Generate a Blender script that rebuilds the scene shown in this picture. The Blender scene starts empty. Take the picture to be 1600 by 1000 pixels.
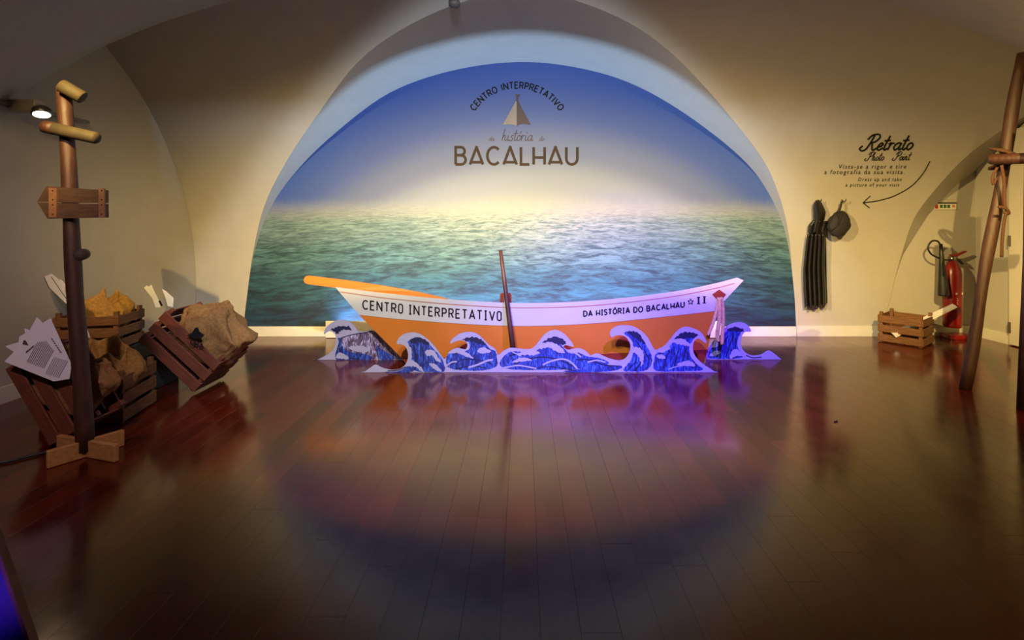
import bpy, bmesh, math, random
from mathutils import Vector, Matrix, noise
from mathutils.geometry import tessellate_polygon
R_ = math.radians
random.seed(7)
scene = bpy.context.scene
COL = scene.collection

# ------------------------------------------------------------------ camera
F, CX, CY, H = 800.0, 817.0, 348.0, 1.15          # focal length and principal point in photo pixels, eye height
cam = bpy.data.cameras.new('camera'); cam_o = bpy.data.objects.new('camera', cam); COL.objects.link(cam_o)
cam.sensor_fit = 'HORIZONTAL'; cam.sensor_width = 36; cam.lens = F / 1600 * 36
cam.shift_x = (800 - CX) / 1600; cam.shift_y = -(500 - CY) / 1600
cam.clip_start = .05
cam_o.location = (0, 0, H); cam_o.rotation_euler = (R_(90), 0, 0)
scene.camera = cam_o
# ------------------------------------------------------------------ world, exposure, lamps
world = bpy.data.worlds.new('world'); scene.world = world; world.use_nodes = True
world.node_tree.nodes['Background'].inputs[0].default_value = (.10, .07, .08, 1)
world.node_tree.nodes['Background'].inputs[1].default_value = .25
vs = scene.view_settings
vs.view_transform = 'Standard'; vs.look = 'None'; vs.exposure = 0.0; vs.gamma = 1.0; vs.use_curve_mapping = False

def spot(name, loc, direction, half, power, color, blend=.08, radius=.04):
    l = bpy.data.lights.new(name, 'SPOT'); l.energy = power; l.color = color
    l.spot_size = R_(2 * half); l.spot_blend = blend; l.shadow_soft_size = radius
    o = bpy.data.objects.new(name, l); COL.objects.link(o); o.location = loc
    o.rotation_euler = Vector(direction).to_track_quat('-Z', 'Y').to_euler()
    return o
COOL = ((-.1, .75, 2.6), (.01, .86, -.51))
FLOOD_L = ((-1.7, 1.2, 2.5), (.196, .035, -.98))
FLOOD_R = ((1.8, 1.2, 2.5), (-.148, .035, -.988))
BOAT = ((-.7, .9, 2.6), (.15, 3.15, -2.3))
VIOLET = ((1.0, 1.5, 2.6), (0, 2.5, -2.45))
spot('mural_spot', *COOL, 37.5, 520, (.72, .86, 1.0), blend=.2, radius=.05)
spot('warm_flood_left', *FLOOD_L, 88.5, 1650, (1.0, .70, .235), blend=.36, radius=.012)
spot('warm_flood_right', *FLOOD_R, 88.5, 1230, (1.0, .70, .235), blend=.36, radius=.012)
spot('violet_spot', *VIOLET, 30, 2300, (.20, .06, 1.0), blend=.9, radius=.04)
CORNER = ((-1.25, .35, 2.45), (-1.15, 2.45, -2.0))
spot('corner_fill', *CORNER, 28, 170, (1.0, .72, .74), blend=1.0, radius=.05)  # pinkish frontal fill, added to brighten the crates and left wall
spot('boat_fill', *BOAT, 26, 800, (1.0, .86, .72), blend=.75, radius=.05)  # front fill lamp added to brighten the boat
# cool strip lamp in the low channel at the foot of the mural, shining up the wall
sl = bpy.data.lights.new('strip_lamp', 'AREA'); sl.shape = 'RECTANGLE'; sl.size = 3.75; sl.size_y = .006; sl.energy = 60; sl.spread = R_(115); sl.color = (.38, .62, 1.0)
sl_o = bpy.data.objects.new('strip_lamp', sl); COL.objects.link(sl_o); sl_o.location = (0, 5.128, .092); sl_o.rotation_euler = (R_(180), 0, 0)

# ------------------------------------------------------------------ geometry of the vaulted room
D, RS, Z0 = 5.2, 2.44, .5                          # back wall distance, vault radius, springing height
XL, XR = -3.32, 4.6
def w_of(z):
    if z <= Z0: return 0.0
    return RS - math.sqrt(max(RS * RS - (z - Z0) ** 2, 0))
def shell_y(x, z): return D - w_of(z)
def at(px, py, d): return Vector(((px - CX) / F * d, d, H + (CY - py) / F * d))
def hit(px, py, yfun, off=0.0, d0=4.5):
    lo, hi = 1.5, 6.0
    rx, rz = (px - CX) / F, (CY - py) / F
    for i in range(50):
        m = (lo + hi) / 2
        if m > yfun(rx * m, H + rz * m): hi = m
        else: lo = m
    d = lo - off
    return Vector((rx * d, d, H + rz * d))
def lerp_table(t, x):
    if x <= t[0][0]: return t[0][1]
    for (a, b), (c, d) in zip(t, t[1:]):
        if x <= c: return b + (d - b) * (x - a) / (c - a) if c > a else d
    return t[-1][1]
def catmull(pts, n=6, closed=False):
    P = [Vector(p) for p in pts]
    if closed: P = [P[-1]] + P + [P[0], P[1]]
    else: P = [P[0] * 2 - P[1]] + P + [P[-1] * 2 - P[-2]]
    out = []
    for i in range(1, len(P) - 2):
        for k in range(n):
            t = k / n
            a, b, c, d = P[i - 1:i + 3]
            out.append(.5 * ((2 * b) + (c - a) * t + (2 * a - 5 * b + 4 * c - d) * t * t + (3 * b - a - 3 * c + d) * t ** 3))
    if not closed: out.append(P[-2].copy())
    return out

# ------------------------------------------------------------------ materials
def lin(c):
    return tuple(((v / 255) / 12.92 if v / 255 <= .04045 else ((v / 255 + .055) / 1.055) ** 2.4) for v in c) + (1,)
def new_mat(name):
    m = bpy.data.materials.new(name); m.use_nodes = True
    return m, m.node_tree.nodes, m.node_tree.links, m.node_tree.nodes['Principled BSDF']
ALB = .66
def plain(name, col, rough=.6, var=.12, scale=20, bump=0.0, metallic=0, stretch=None, emit=None, ior=None, spec=None):
    m, N, L, b = new_mat(name)
    tc = N.new('ShaderNodeTexCoord'); mp = N.new('ShaderNodeMapping'); L.new(tc.outputs['Object'], mp.inputs[0])
    if stretch: mp.inputs['Scale'].default_value = stretch
    no = N.new('ShaderNodeTexNoise'); no.inputs['Scale'].default_value = scale; no.inputs['Detail'].default_value = 5
    L.new(mp.outputs[0], no.inputs['Vector'])
    r = N.new('ShaderNodeValToRGB'); c = tuple(v * ALB for v in lin(col)[:3]) + (1,)
    r.color_ramp.elements[0].position = .3; r.color_ramp.elements[1].position = .7
    r.color_ramp.elements[0].color = tuple(v * (1 - var) for v in c[:3]) + (1,)
    r.color_ramp.elements[1].color = tuple(min(1, v * (1 + var)) for v in c[:3]) + (1,)
    L.new(no.outputs['Fac'], r.inputs[0]); L.new(r.outputs[0], b.inputs['Base Color'])
    b.inputs['Roughness'].default_value = rough; b.inputs['Metallic'].default_value = metallic
    if spec is not None: b.inputs['Specular IOR Level'].default_value = spec
    if bump:
        bp = N.new('ShaderNodeBump'); bp.inputs['Strength'].default_value = bump; bp.inputs['Distance'].default_value = .01
        L.new(no.outputs['Fac'], bp.inputs['Height']); L.new(bp.outputs[0], b.inputs['Normal'])
    if emit:
        b.inputs['Emission Color'].default_value = lin(emit[0]); b.inputs['Emission Strength'].default_value = emit[1]
    return m
M = {}
M['plaster'] = plain('white_plaster', (190, 184, 174), .85, .03, 6, .15)
M['dark_wall'] = plain('unlit_back_wall', (60, 40, 38), .85, .05, 6)  # darkened to stand for the unlit space behind and cut bounced light
M['white_paint'] = plain('white_painted_wood', (228, 222, 208), .5, .03, 10)
M['door'] = plain('door_paint', (222, 214, 200), .45, .02, 8)
M['crate'] = plain('crate_pine', (118, 74, 36), .7, .35, 14, .2, stretch=(1, 1, 6))
M['crate_dark'] = plain('crate_stained', (112, 52, 28), .7, .3, 14, .2, stretch=(1, 1, 6))
M['pine'] = plain('pale_pine', (188, 132, 72), .6, .2, 10, .1, stretch=(1, 6, 6))
M['pole'] = plain('brown_pole_wood', (68, 34, 15), .6, .35, 9, .3, stretch=(6, 6, 1))
M['log'] = plain('mossy_log_wood', (66, 53, 27), .75, .3, 16, .3)
M['board'] = plain('weathered_board', (86, 58, 36), .75, .35, 12, .3, stretch=(1, 6, 6))
M['cleat'] = plain('pale_cleat_wood', (150, 104, 68), .7, .2, 16)
M['burlap'] = plain('ochre_burlap', (176, 128, 58), .9, .25, 60, .3)
M['burlap2'] = plain('tan_burlap', (150, 106, 56), .9, .25, 60, .3)
M['paper'] = plain('white_card', (240, 236, 246), .7, .03, 10)
M['ink'] = plain('black_ink', (24, 22, 26), .7, .05, 10, spec=.15)
M['ink_brown'] = plain('brown_ink', (62, 50, 42), .7, .05, 10, spec=.15)
M['ink_grey'] = plain('grey_ink', (84, 76, 80), .7, .05, 10, spec=.15)
M['ink_faint'] = plain('faint_ink', (100, 96, 102), .7, .05, 10, spec=.15)
M['tail_light'] = plain('pale_taupe_print', (142, 136, 142), .7, .08, 8)
M['tail_dark'] = plain('dark_taupe_print', (72, 60, 70), .7, .08, 8)
M['hull_orange'] = plain('orange_paint', (196, 112, 38), .4, .06, 3)
M['hull_white'] = plain('white_boat_paint', (192, 190, 186), .4, .03, 4)
M['hull_red'] = plain('red_brown_paint', (130, 44, 26), .5, .1, 6)
M['rust_line'] = plain('rust_stripe', (170, 110, 90), .5, .1, 6)
M['rope'] = plain('hemp_rope', (204, 160, 116), .9, .3, 90, .4)
M['rope_dark'] = plain('brown_twine', (84, 48, 24), .9, .3, 90, .4)
M['black'] = plain('black_plastic', (16, 15, 16), .5, .1, 10)
M['black_matte'] = plain('black_paint', (10, 9, 9), .8, .1, 10)
M['oilskin'] = plain('black_oilskin', (20, 15, 12), .45, .25, 8, .1)
M['cap'] = plain('dark_felt', (28, 20, 32), .8, .2, 30, .2)
M['red'] = plain('red_enamel', (136, 14, 14), .3, .04, 5)
M['metal'] = plain('brushed_steel', (150, 146, 140), .3, .08, 30, metallic=1)
M['hinge'] = plain('dull_hinge_metal', (96, 84, 66), .5, .08, 30, metallic=.6)
M['fixture'] = plain('cream_fixture', (186, 172, 158), .5, .03, 10)
M['detector'] = plain('grey_plastic', (92, 82, 80), .6, .03, 10)
M['lens'] = plain('glowing_lens', (255, 244, 214), .3, .02, 5, emit=((255, 240, 205), 9))
M['violet_lit_board'] = plain('violet_light_in_board', (34, 16, 150), .5, .15, 4)  # violet lamplight put into the board's own colour
M['red_sign'] = plain('red_sign_print', (170, 36, 22), .5, .03, 5)
M['green_sign'] = plain('green_sign_print', (40, 96, 40), .5, .03, 5)
M['orange_sign'] = plain('orange_sign_print', (190, 120, 40), .5, .03, 5)
M['white_sign'] = plain('white_sign_print', (220, 216, 200), .5, .03, 5)

def floor_material():
    m, N, L, b = new_mat('dark_red_brown_planks')
    geo = N.new('ShaderNodeNewGeometry'); oi = N.new('ShaderNodeObjectInfo')
    mp = N.new('ShaderNodeMapping'); mp.inputs['Scale'].default_value = (14, 1.6, 1)
    ad = N.new('ShaderNodeVectorMath'); ad.operation = 'ADD'
    cb = N.new('ShaderNodeCombineXYZ'); mul = N.new('ShaderNodeMath'); mul.operation = 'MULTIPLY'; mul.inputs[1].default_value = 37
    L.new(oi.outputs['Random'], mul.inputs[0]); L.new(mul.outputs[0], cb.inputs[2]); L.new(mul.outputs[0], cb.inputs[1])
    L.new(geo.outputs['Position'], mp.inputs[0]); L.new(mp.outputs[0], ad.inputs[0]); L.new(cb.outputs[0], ad.inputs[1])
    n1 = N.new('ShaderNodeTexNoise'); n1.inputs['Scale'].default_value = 2.2; n1.inputs['Detail'].default_value = 6; n1.inputs['Distortion'].default_value = .6
    L.new(ad.outputs[0], n1.inputs['Vector'])
    n2 = N.new('ShaderNodeTexNoise'); n2.inputs['Scale'].default_value = 5; n2.inputs['Detail'].default_value = 9; n2.inputs['Roughness'].default_value = .7
    L.new(geo.outputs['Position'], n2.inputs['Vector'])
    r = N.new('ShaderNodeValToRGB'); E = r.color_ramp.elements
    E[0].position = .25; E[0].color = (.036, .0028, .0008, 1); E[1].position = .75; E[1].color = (.088, .0082, .0022, 1)
    mixf = N.new('ShaderNodeMath'); mixf.operation = 'MULTIPLY_ADD'; mixf.inputs[1].default_value = .35
    L.new(oi.outputs['Random'], mixf.inputs[0])
    sc = N.new('ShaderNodeMath'); sc.operation = 'MULTIPLY'; sc.inputs[1].default_value = .65
    L.new(n1.outputs['Fac'], sc.inputs[0]); L.new(sc.outputs[0], mixf.inputs[2])
    L.new(mixf.outputs[0], r.inputs[0])
    L.new(r.outputs[0], b.inputs['Base Color'])
    rr = N.new('ShaderNodeMapRange'); rr.inputs['From Min'].default_value = .3; rr.inputs['From Max'].default_value = .7
    rr.inputs['To Min'].default_value = .10; rr.inputs['To Max'].default_value = .21
    L.new(n2.outputs['Fac'], rr.inputs[0]); L.new(rr.outputs[0], b.inputs['Roughness'])
    b.inputs['IOR'].default_value = 1.75; b.inputs['Specular Tint'].default_value = (1, .74, .52, 1)
    bp = N.new('ShaderNodeBump'); bp.inputs['Strength'].default_value = .10; bp.inputs['Distance'].default_value = .004
    L.new(n2.outputs['Fac'], bp.inputs['Height']); L.new(bp.outputs[0], b.inputs['Normal'])
    return m
M['floor'] = floor_material()

def mural_material():
    """Printed seascape: sky gradient with a pale misty glow over a rippling teal sea (the print itself)."""
    m, N, L, b = new_mat('printed_seascape')
    def math_(op, a, bb=None, c=None):
        n = N.new('ShaderNodeMath'); n.operation = op
        for i, v in enumerate((a, bb, c)):
            if v is None: continue
            if isinstance(v, (int, float)): n.inputs[i].default_value = v
            else: L.new(v, n.inputs[i])
        return n.outputs[0]
    def ramp(fac, stops, interp='EASE'):
        r = N.new('ShaderNodeValToRGB'); r.color_ramp.interpolation = interp
        E = r.color_ramp.elements
        while len(E) < len(stops): E.new(.5)
        for e, (p, c) in zip(E, stops): e.position = p; e.color = lin(c)
        L.new(fac, r.inputs[0]); return r.outputs[0]
    def mix(f, a, bb, typ='MIX'):
        n = N.new('ShaderNodeMix'); n.data_type = 'RGBA'; n.blend_type = typ
        if isinstance(f, (int, float)): n.inputs[0].default_value = f
        else: L.new(f, n.inputs[0])
        for s, v in ((6, a), (7, bb)):
            if isinstance(v, tuple): n.inputs[s].default_value = v
            else: L.new(v, n.inputs[s])
        return n.outputs[2]
    geo = N.new('ShaderNodeNewGeometry'); sp = N.new('ShaderNodeSeparateXYZ'); L.new(geo.outputs['Position'], sp.inputs[0])
    x, z = sp.outputs[0], sp.outputs[2]
    ZH = 1.33
    # sky
    t = math_('DIVIDE', math_('SUBTRACT', z, ZH), 1.45)
    dx = math_('DIVIDE', math_('SUBTRACT', x, .12), 2.7)
    rad = math_('ADD', t, math_('MULTIPLY', math_('POWER', math_('ABSOLUTE', dx), 2.0), .85))
    sky = ramp(rad, MUR_SKY)
    # sea in perspective: ripples shrink towards the horizon
    s = math_('MAXIMUM', math_('SUBTRACT', ZH + .05, z), .03)
    u = math_('DIVIDE', math_('MULTIPLY', x, 1.5), math_('ADD', s, .25))
    v = math_('MULTIPLY', math_('LOGARITHM', math_('ADD', s, .04), 2.718), 3.4)
    cv = N.new('ShaderNodeCombineXYZ'); L.new(u, cv.inputs[0]); L.new(v, cv.inputs[1])
    n1 = N.new('ShaderNodeTexNoise'); n1.inputs['Scale'].default_value = 2.3; n1.inputs['Detail'].default_value = 7; n1.inputs['Roughness'].default_value = .62; n1.inputs['Distortion'].default_value = .9
    mp = N.new('ShaderNodeMapping'); mp.inputs['Scale'].default_value = (1.0, 1.9, 1); L.new(cv.outputs[0], mp.inputs[0]); L.new(mp.outputs[0], n1.inputs['Vector'])
    n2 = N.new('ShaderNodeTexNoise'); n2.inputs['Scale'].default_value = 7; n2.inputs['Detail'].default_value = 5; n2.inputs['Roughness'].default_value = .6
    L.new(mp.outputs[0], n2.inputs['Vector'])
    depth = math_('DIVIDE', math_('SUBTRACT', ZH, z), 1.25)
    sea_mid = ramp(depth, MUR_SEA); sea_dark = ramp(depth, MUR_SEA_D)
    rip = math_('ADD', math_('MULTIPLY', n1.outputs['Fac'], .7), math_('MULTIPLY', n2.outputs['Fac'], .3))
    rf = N.new('ShaderNodeMapRange'); rf.inputs['From Min'].default_value = .42; rf.inputs['From Max'].default_value = .60
    L.new(rip, rf.inputs[0])
    sea = mix(rf.outputs[0], sea_dark, sea_mid)
    # side falloff of the printed sea: navy edges
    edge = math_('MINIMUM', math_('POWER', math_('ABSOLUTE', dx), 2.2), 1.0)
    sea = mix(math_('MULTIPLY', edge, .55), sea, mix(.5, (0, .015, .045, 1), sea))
    # glitter in the middle near the horizon
    gl = math_('MULTIPLY', math_('MAXIMUM', math_('SUBTRACT', 1.0, math_('MULTIPLY', math_('ABSOLUTE', dx), 1.9)), 0.0),
               math_('MAXIMUM', math_('SUBTRACT', 1.0, math_('MULTIPLY', depth, 1.9)), 0.0))
    gl = math_('MULTIPLY', gl, math_('MAXIMUM', math_('MULTIPLY', math_('SUBTRACT', rip, .40), 4.5), 0.0))
    sea = mix(math_('MINIMUM', gl, .85), sea, lin((232, 226, 204)))
    hz = N.new('ShaderNodeMapRange'); hz.interpolation_type = 'SMOOTHSTEP'
    hz.inputs['From Min'].default_value = ZH - .17; hz.inputs['From Max'].default_value = ZH + .10
    wob = math_('ADD', z, math_('MULTIPLY', math_('SUBTRACT', n2.outputs['Fac'], .5), .10))
    L.new(wob, hz.inputs[0])
    c = mix(hz.outputs[0], sea, sky)
    c = mix(1.0, c, (.41, .43, .465, 1), 'MULTIPLY')
    L.new(c, b.inputs['Base Color']); b.inputs['Roughness'].default_value = .6
    return m
MUR_SKY = [(0.0, (188, 192, 192)), (.16, (166, 176, 198)), (.40, (118, 134, 188)), (.68, (72, 106, 196)), (.92, (52, 102, 204)), (1.0, (50, 98, 204))]
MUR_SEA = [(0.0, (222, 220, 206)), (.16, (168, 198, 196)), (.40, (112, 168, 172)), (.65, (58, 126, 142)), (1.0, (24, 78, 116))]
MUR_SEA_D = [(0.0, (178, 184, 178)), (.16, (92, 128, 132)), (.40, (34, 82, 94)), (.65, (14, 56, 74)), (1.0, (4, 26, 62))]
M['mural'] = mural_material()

def wave_print_material(name, dark, mid, light):
    m, N, L, b = new_mat(name)
    geo = N.new('ShaderNodeNewGeometry')
    mp = N.new('ShaderNodeMapping'); mp.inputs['Rotation'].default_value = (0, R_(25), 0); mp.inputs['Scale'].default_value = (46, 1, 12)
    L.new(geo.outputs['Position'], mp.inputs[0])
    n = N.new('ShaderNodeTexNoise'); n.inputs['Scale'].default_value = 1.0; n.inputs['Detail'].default_value = 4; n.inputs['Distortion'].default_value = 1.6
    L.new(mp.outputs[0], n.inputs['Vector'])
    r = N.new('ShaderNodeValToRGB'); E = r.color_ramp.elements; E.new(.5)
    for e, (p, c) in zip(E, ((.38, dark), (.54, mid), (.70, light))): e.position = p; e.color = lin(c)
    L.new(n.outputs['Fac'], r.inputs[0]); L.new(r.outputs[0], b.inputs['Base Color']); b.inputs['Roughness'].default_value = .45
    return m
M['wave_blue'] = wave_print_material('blue_wave_print', (16, 22, 74), (24, 46, 126), (62, 100, 172))
M['wave_dark'] = plain('navy_wave_print', (16, 20, 62), .45, .2, 30)
M['wave_brown'] = wave_print_material('shaded_wave_print', (52, 28, 34), (96, 84, 120), (176, 170, 196))  # boat's shadow on the left wave, put into the print colours
M['foam'] = plain('white_foam_print', (156, 152, 180), .5, .04, 20)

# ------------------------------------------------------------------ mesh helpers
def link(o, parent=None):
    COL.objects.link(o)
    if parent is not None:
        o.parent = parent
    return o
def tag(o, label=None, cat=None, group=None, kind=None):
    if label: o['label'] = label
    if cat: o['category'] = cat
    if group: o['group'] = group
    if kind: o['kind'] = kind
    return o
def mesh_obj(name, verts, faces, mat, parent=None, world_space=True, smooth=False, fix=True):
    me = bpy.data.meshes.new(name); me.from_pydata([tuple(v) for v in verts], [], faces); me.update()
    if fix:
        bm = bmesh.new(); bm.from_mesh(me); bmesh.ops.recalc_face_normals(bm, faces=bm.faces); bm.to_mesh(me); bm.free()
    if smooth:
        me.polygons.foreach_set('use_smooth', [True] * len(me.polygons))
    me.materials.append(M[mat] if isinstance(mat, str) else mat)
    o = bpy.data.objects.new(name, me); link(o, parent)
    if parent is not None and world_space:
        o.matrix_parent_inverse = root_matrix(parent).inverted()
    return o
def root_matrix(p):
    m = Matrix.LocRotScale(p.location, p.rotation_euler.to_quaternion(), p.scale)
    if p.parent is not None:
        m = root_matrix(p.parent) @ p.matrix_parent_inverse @ m
    return m
def thing(name, label, cat, loc=(0, 0, 0), rot=(0, 0, 0), group=None):
    o = bpy.data.objects.new(name, None); o.empty_display_size = .1
    o.location = loc; o.rotation_euler = rot; link(o); return tag(o, label, cat, group)
class MB:
    """collects geometry of ONE part"""
    def __init__(s): s.v = []; s.f = []
    def add(s, v, f):
        n = len(s.v); s.v += [Vector(p) for p in v]; s.f += [tuple(i + n for i in q) for q in f]; return s
    def box(s, c, size, rot=None, bev=0.0):
        hx, hy, hz = (k / 2 for k in size); c = Vector(c)
        bm = bmesh.new(); bmesh.ops.create_cube(bm, size=1)
        for q in bm.verts: q.co = Vector((q.co.x * size[0], q.co.y * size[1], q.co.z * size[2]))
        if bev: bmesh.ops.bevel(bm, geom=list(bm.edges), offset=bev, segments=1, affect='EDGES')
        if rot is not None: bmesh.ops.transform(bm, matrix=rot.to_4x4(), verts=bm.verts)
        bm.verts.index_update()
        s.add([q.co + c for q in bm.verts], [[q.index for q in f.verts] for f in bm.faces]); bm.free(); return s
    def tube(s, pts, rad, n=10, caps=True, squash=1.0):
        pts = [Vector(p) for p in pts]
        if not hasattr(rad, '__len__'): rad = [rad] * len(pts)
        V = []; Fc = []
        t0 = (pts[1] - pts[0]).normalized()
        ref = Vector((0, 0, 1)) if abs(t0.z) < .9 else Vector((1, 0, 0))
        nrm = t0.cross(ref).normalized()
        for i, p in enumerate(pts):
            a = pts[max(i - 1, 0)]; c = pts[min(i + 1, len(pts) - 1)]
            t = (c - a).normalized(); nrm = (nrm - t * nrm.dot(t)).normalized(); bn = t.cross(nrm)
            for k in range(n):
                an = 2 * math.pi * k / n
                V.append(p + (nrm * math.cos(an) + bn * math.sin(an) * squash) * rad[i])
        for i in range(len(pts) - 1):
            for k in range(n):
                k2 = (k + 1) % n
                Fc.append((i * n + k, i * n + k2, (i + 1) * n + k2, (i + 1) * n + k))
        if caps:
            Fc.append(tuple(range(n - 1, -1, -1))); b0 = (len(pts) - 1) * n; Fc.append(tuple(b0 + k for k in range(n)))
        return s.add(V, Fc)
    def lathe(s, prof, n=24, M4=None):
        V = []; Fc = []
        for r, z in prof:
            for k in range(n):
                a = 2 * math.pi * k / n; q = Vector((r * math.cos(a), r * math.sin(a), z)); V.append(M4 @ q if M4 else q)
        for i in range(len(prof) - 1):
            for k in range(n):
                k2 = (k + 1) % n; Fc.append((i * n + k, i * n + k2, (i + 1) * n + k2, (i + 1) * n + k))
        Fc.append(tuple(range(n))[::-1]); Fc.append(tuple((len(prof) - 1) * n + k for k in range(n)))
        return s.add(V, Fc)
    def prism(s, pts3, back):
        """closed 3D outline pts3 extruded by vector back (callable or vector)"""
        pts3 = [Vector(p) for p in pts3]; n = len(pts3)
        tri = tessellate_polygon([pts3])
        bk = [p + (back(p) if callable(back) else Vector(back)) for p in pts3]
        Fc = [tuple(t) for t in tri] + [tuple(n + i for i in reversed(t)) for t in tri]
        Fc += [(i, (i + 1) % n, n + (i + 1) % n, n + i) for i in range(n)]
        return s.add(pts3 + bk, Fc)
    def flat(s, pts3):
        pts3 = [Vector(p) for p in pts3]
        return s.add(pts3, [tuple(t) for t in tessellate_polygon([pts3])])
    def build(s, name, mat, parent=None, world_space=True, smooth=False):
        return mesh_obj(name, s.v, s.f, mat, parent, world_space, smooth)
def ribbon(mb, poly, width, mapper):
    """flat print stroke along a 2D pixel polyline, broken at sharp corners"""
    pts = [Vector(p) for p in poly]; runs = [[pts[0]]]
    for i in range(1, len(pts)):
        runs[-1].append(pts[i])
        if i < len(pts) - 1:
            d1 = pts[i] - pts[i - 1]; d2 = pts[i + 1] - pts[i]
            if d1.length > 1e-6 and d2.length > 1e-6 and d1.normalized().dot(d2.normalized()) < .62:
                runs[-1][-1] = pts[i] + d1.normalized() * width * .48; runs.append([pts[i] - d2.normalized() * width * .0])
    for P in runs:
        n = len(P); Lf = []; Rt = []; mb.k = getattr(mb, 'k', 0) + 1; lift = Vector((0, -.00022 * (mb.k % 5), 0))
        for i, p in enumerate(P):
            a = P[max(i - 1, 0)]; c = P[min(i + 1, n - 1)]; t = (c - a)
            if i and i < n - 1: t = (p - a).normalized() + (c - p).normalized()
            t = t.normalized(); nn = Vector((-t.y, t.x)) * width / 2
            Lf.append(p + nn); Rt.append(p - nn)
        mb.add([mapper(q.x, q.y) + lift for q in Lf + Rt], [(i, i + 1, n + i + 1, n + i) for i in range(n - 1)])

# ------------------------------------------------------------------ stroke lettering
def arc(cx, cy, rx, ry, a0, a1, n=10):
    return [(cx + rx * math.cos(R_(a0 + (a1 - a0) * i / n)), cy + ry * math.sin(R_(a0 + (a1 - a0) * i / n))) for i in range(n + 1)]
CAPS = {  # strokes in a cell: width, strokes (y up, cap height 1)
    'C': (.72, [arc(.40, .5, .40, .5, 45, 315, 14)]),
    'E': (.55, [[(.55, 1), (0, 1), (0, 0), (.55, 0)], [(0, .52), (.48, .52)]]),
    'N': (.70, [[(0, 0), (0, 1), (.7, 0), (.7, 1)]]),
    'T': (.64, [[(0, 1), (.64, 1)], [(.32, 1), (.32, 0)]]),
    'R': (.62, [[(0, 0), (0, 1), (.35, 1)] + arc(.35, .74, .25, .26, 80, -90, 8) + [(0, .48)], [(.30, .48), (.62, 0)]]),
    'O': (.80, [arc(.40, .5, .40, .5, 90, 450, 20)]),
    'I': (.10, [[(.05, 0), (.05, 1)]]),
    'J': (.36, [[(.05, 0), (.05, 1)]]),
    'P': (.58, [[(0, 0), (0, 1), (.32, 1)] + arc(.32, .73, .26, .27, 80, -90, 8) + [(0, .46)]]),
    'A': (.74, [[(0, 0), (.37, 1), (.74, 0)], [(.12, .30), (.62, .30)]]),
    'Q': (.78, [[(0, 0), (.39, 1), (.78, 0)], [(.06, .13), (.66, .13)]]),          # wide A with a low bar
    'V': (.72, [[(0, 1), (.36, 0), (.72, 1)]]),
    'B': (.60, [[(0, 0), (0, 1), (.32, 1)] + arc(.32, .77, .22, .23, 80, -90, 7) + [(0, .54)], [(.30, .54)] + arc(.33, .27, .27, .27, 90, -90, 8) + [(0, 0)]]),
    'L': (.50, [[(0, 1), (0, 0), (.5, 0)]]),
    'H': (.66, [[(0, 0), (0, 1)], [(.66, 0), (.66, 1)], [(0, .40), (.66, .40)]]),
    'U': (.66, [[(0, 1), (0, .33)] + arc(.33, .33, .33, .33, 180, 360, 10) + [(.66, 1)]]),
    'D': (.66, [[(0, 0), (0, 1), (.25, 1)] + arc(.25, .5, .41, .5, 85, -85, 10) + [(.25, 0), (0, 0)]]),
    'S': (.50, [arc(.25, .75, .25, .25, 30, 250, 8) + arc(.25, .25, .25, .25, 90, -150, 8)]),
    'i': (.34, [[(.17, 0), (.17, 1)], [(0, 1), (.34, 1)], [(0, 0), (.34, 0)]]),     # serifed I
    'o': (.56, [[(.14, 0), (0, .14), (0, .86), (.14, 1), (.42, 1), (.56, .86), (.56, .14), (.42, 0), (.14, 0)]]),
    'G': (.72, [arc(.40, .5, .40, .5, 45, 360, 14) + [(.45, .5)]]),
    '^': (.70, [arc(.35, .5, .35, .5, 90, 450, 16), [(.30, 1.12), (.50, 1.32)]]),   # O with an acute accent
}
_s = lambda p: [tuple(q) for q in catmull([Vector((a, b)) for a, b in p], 5)]
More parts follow.
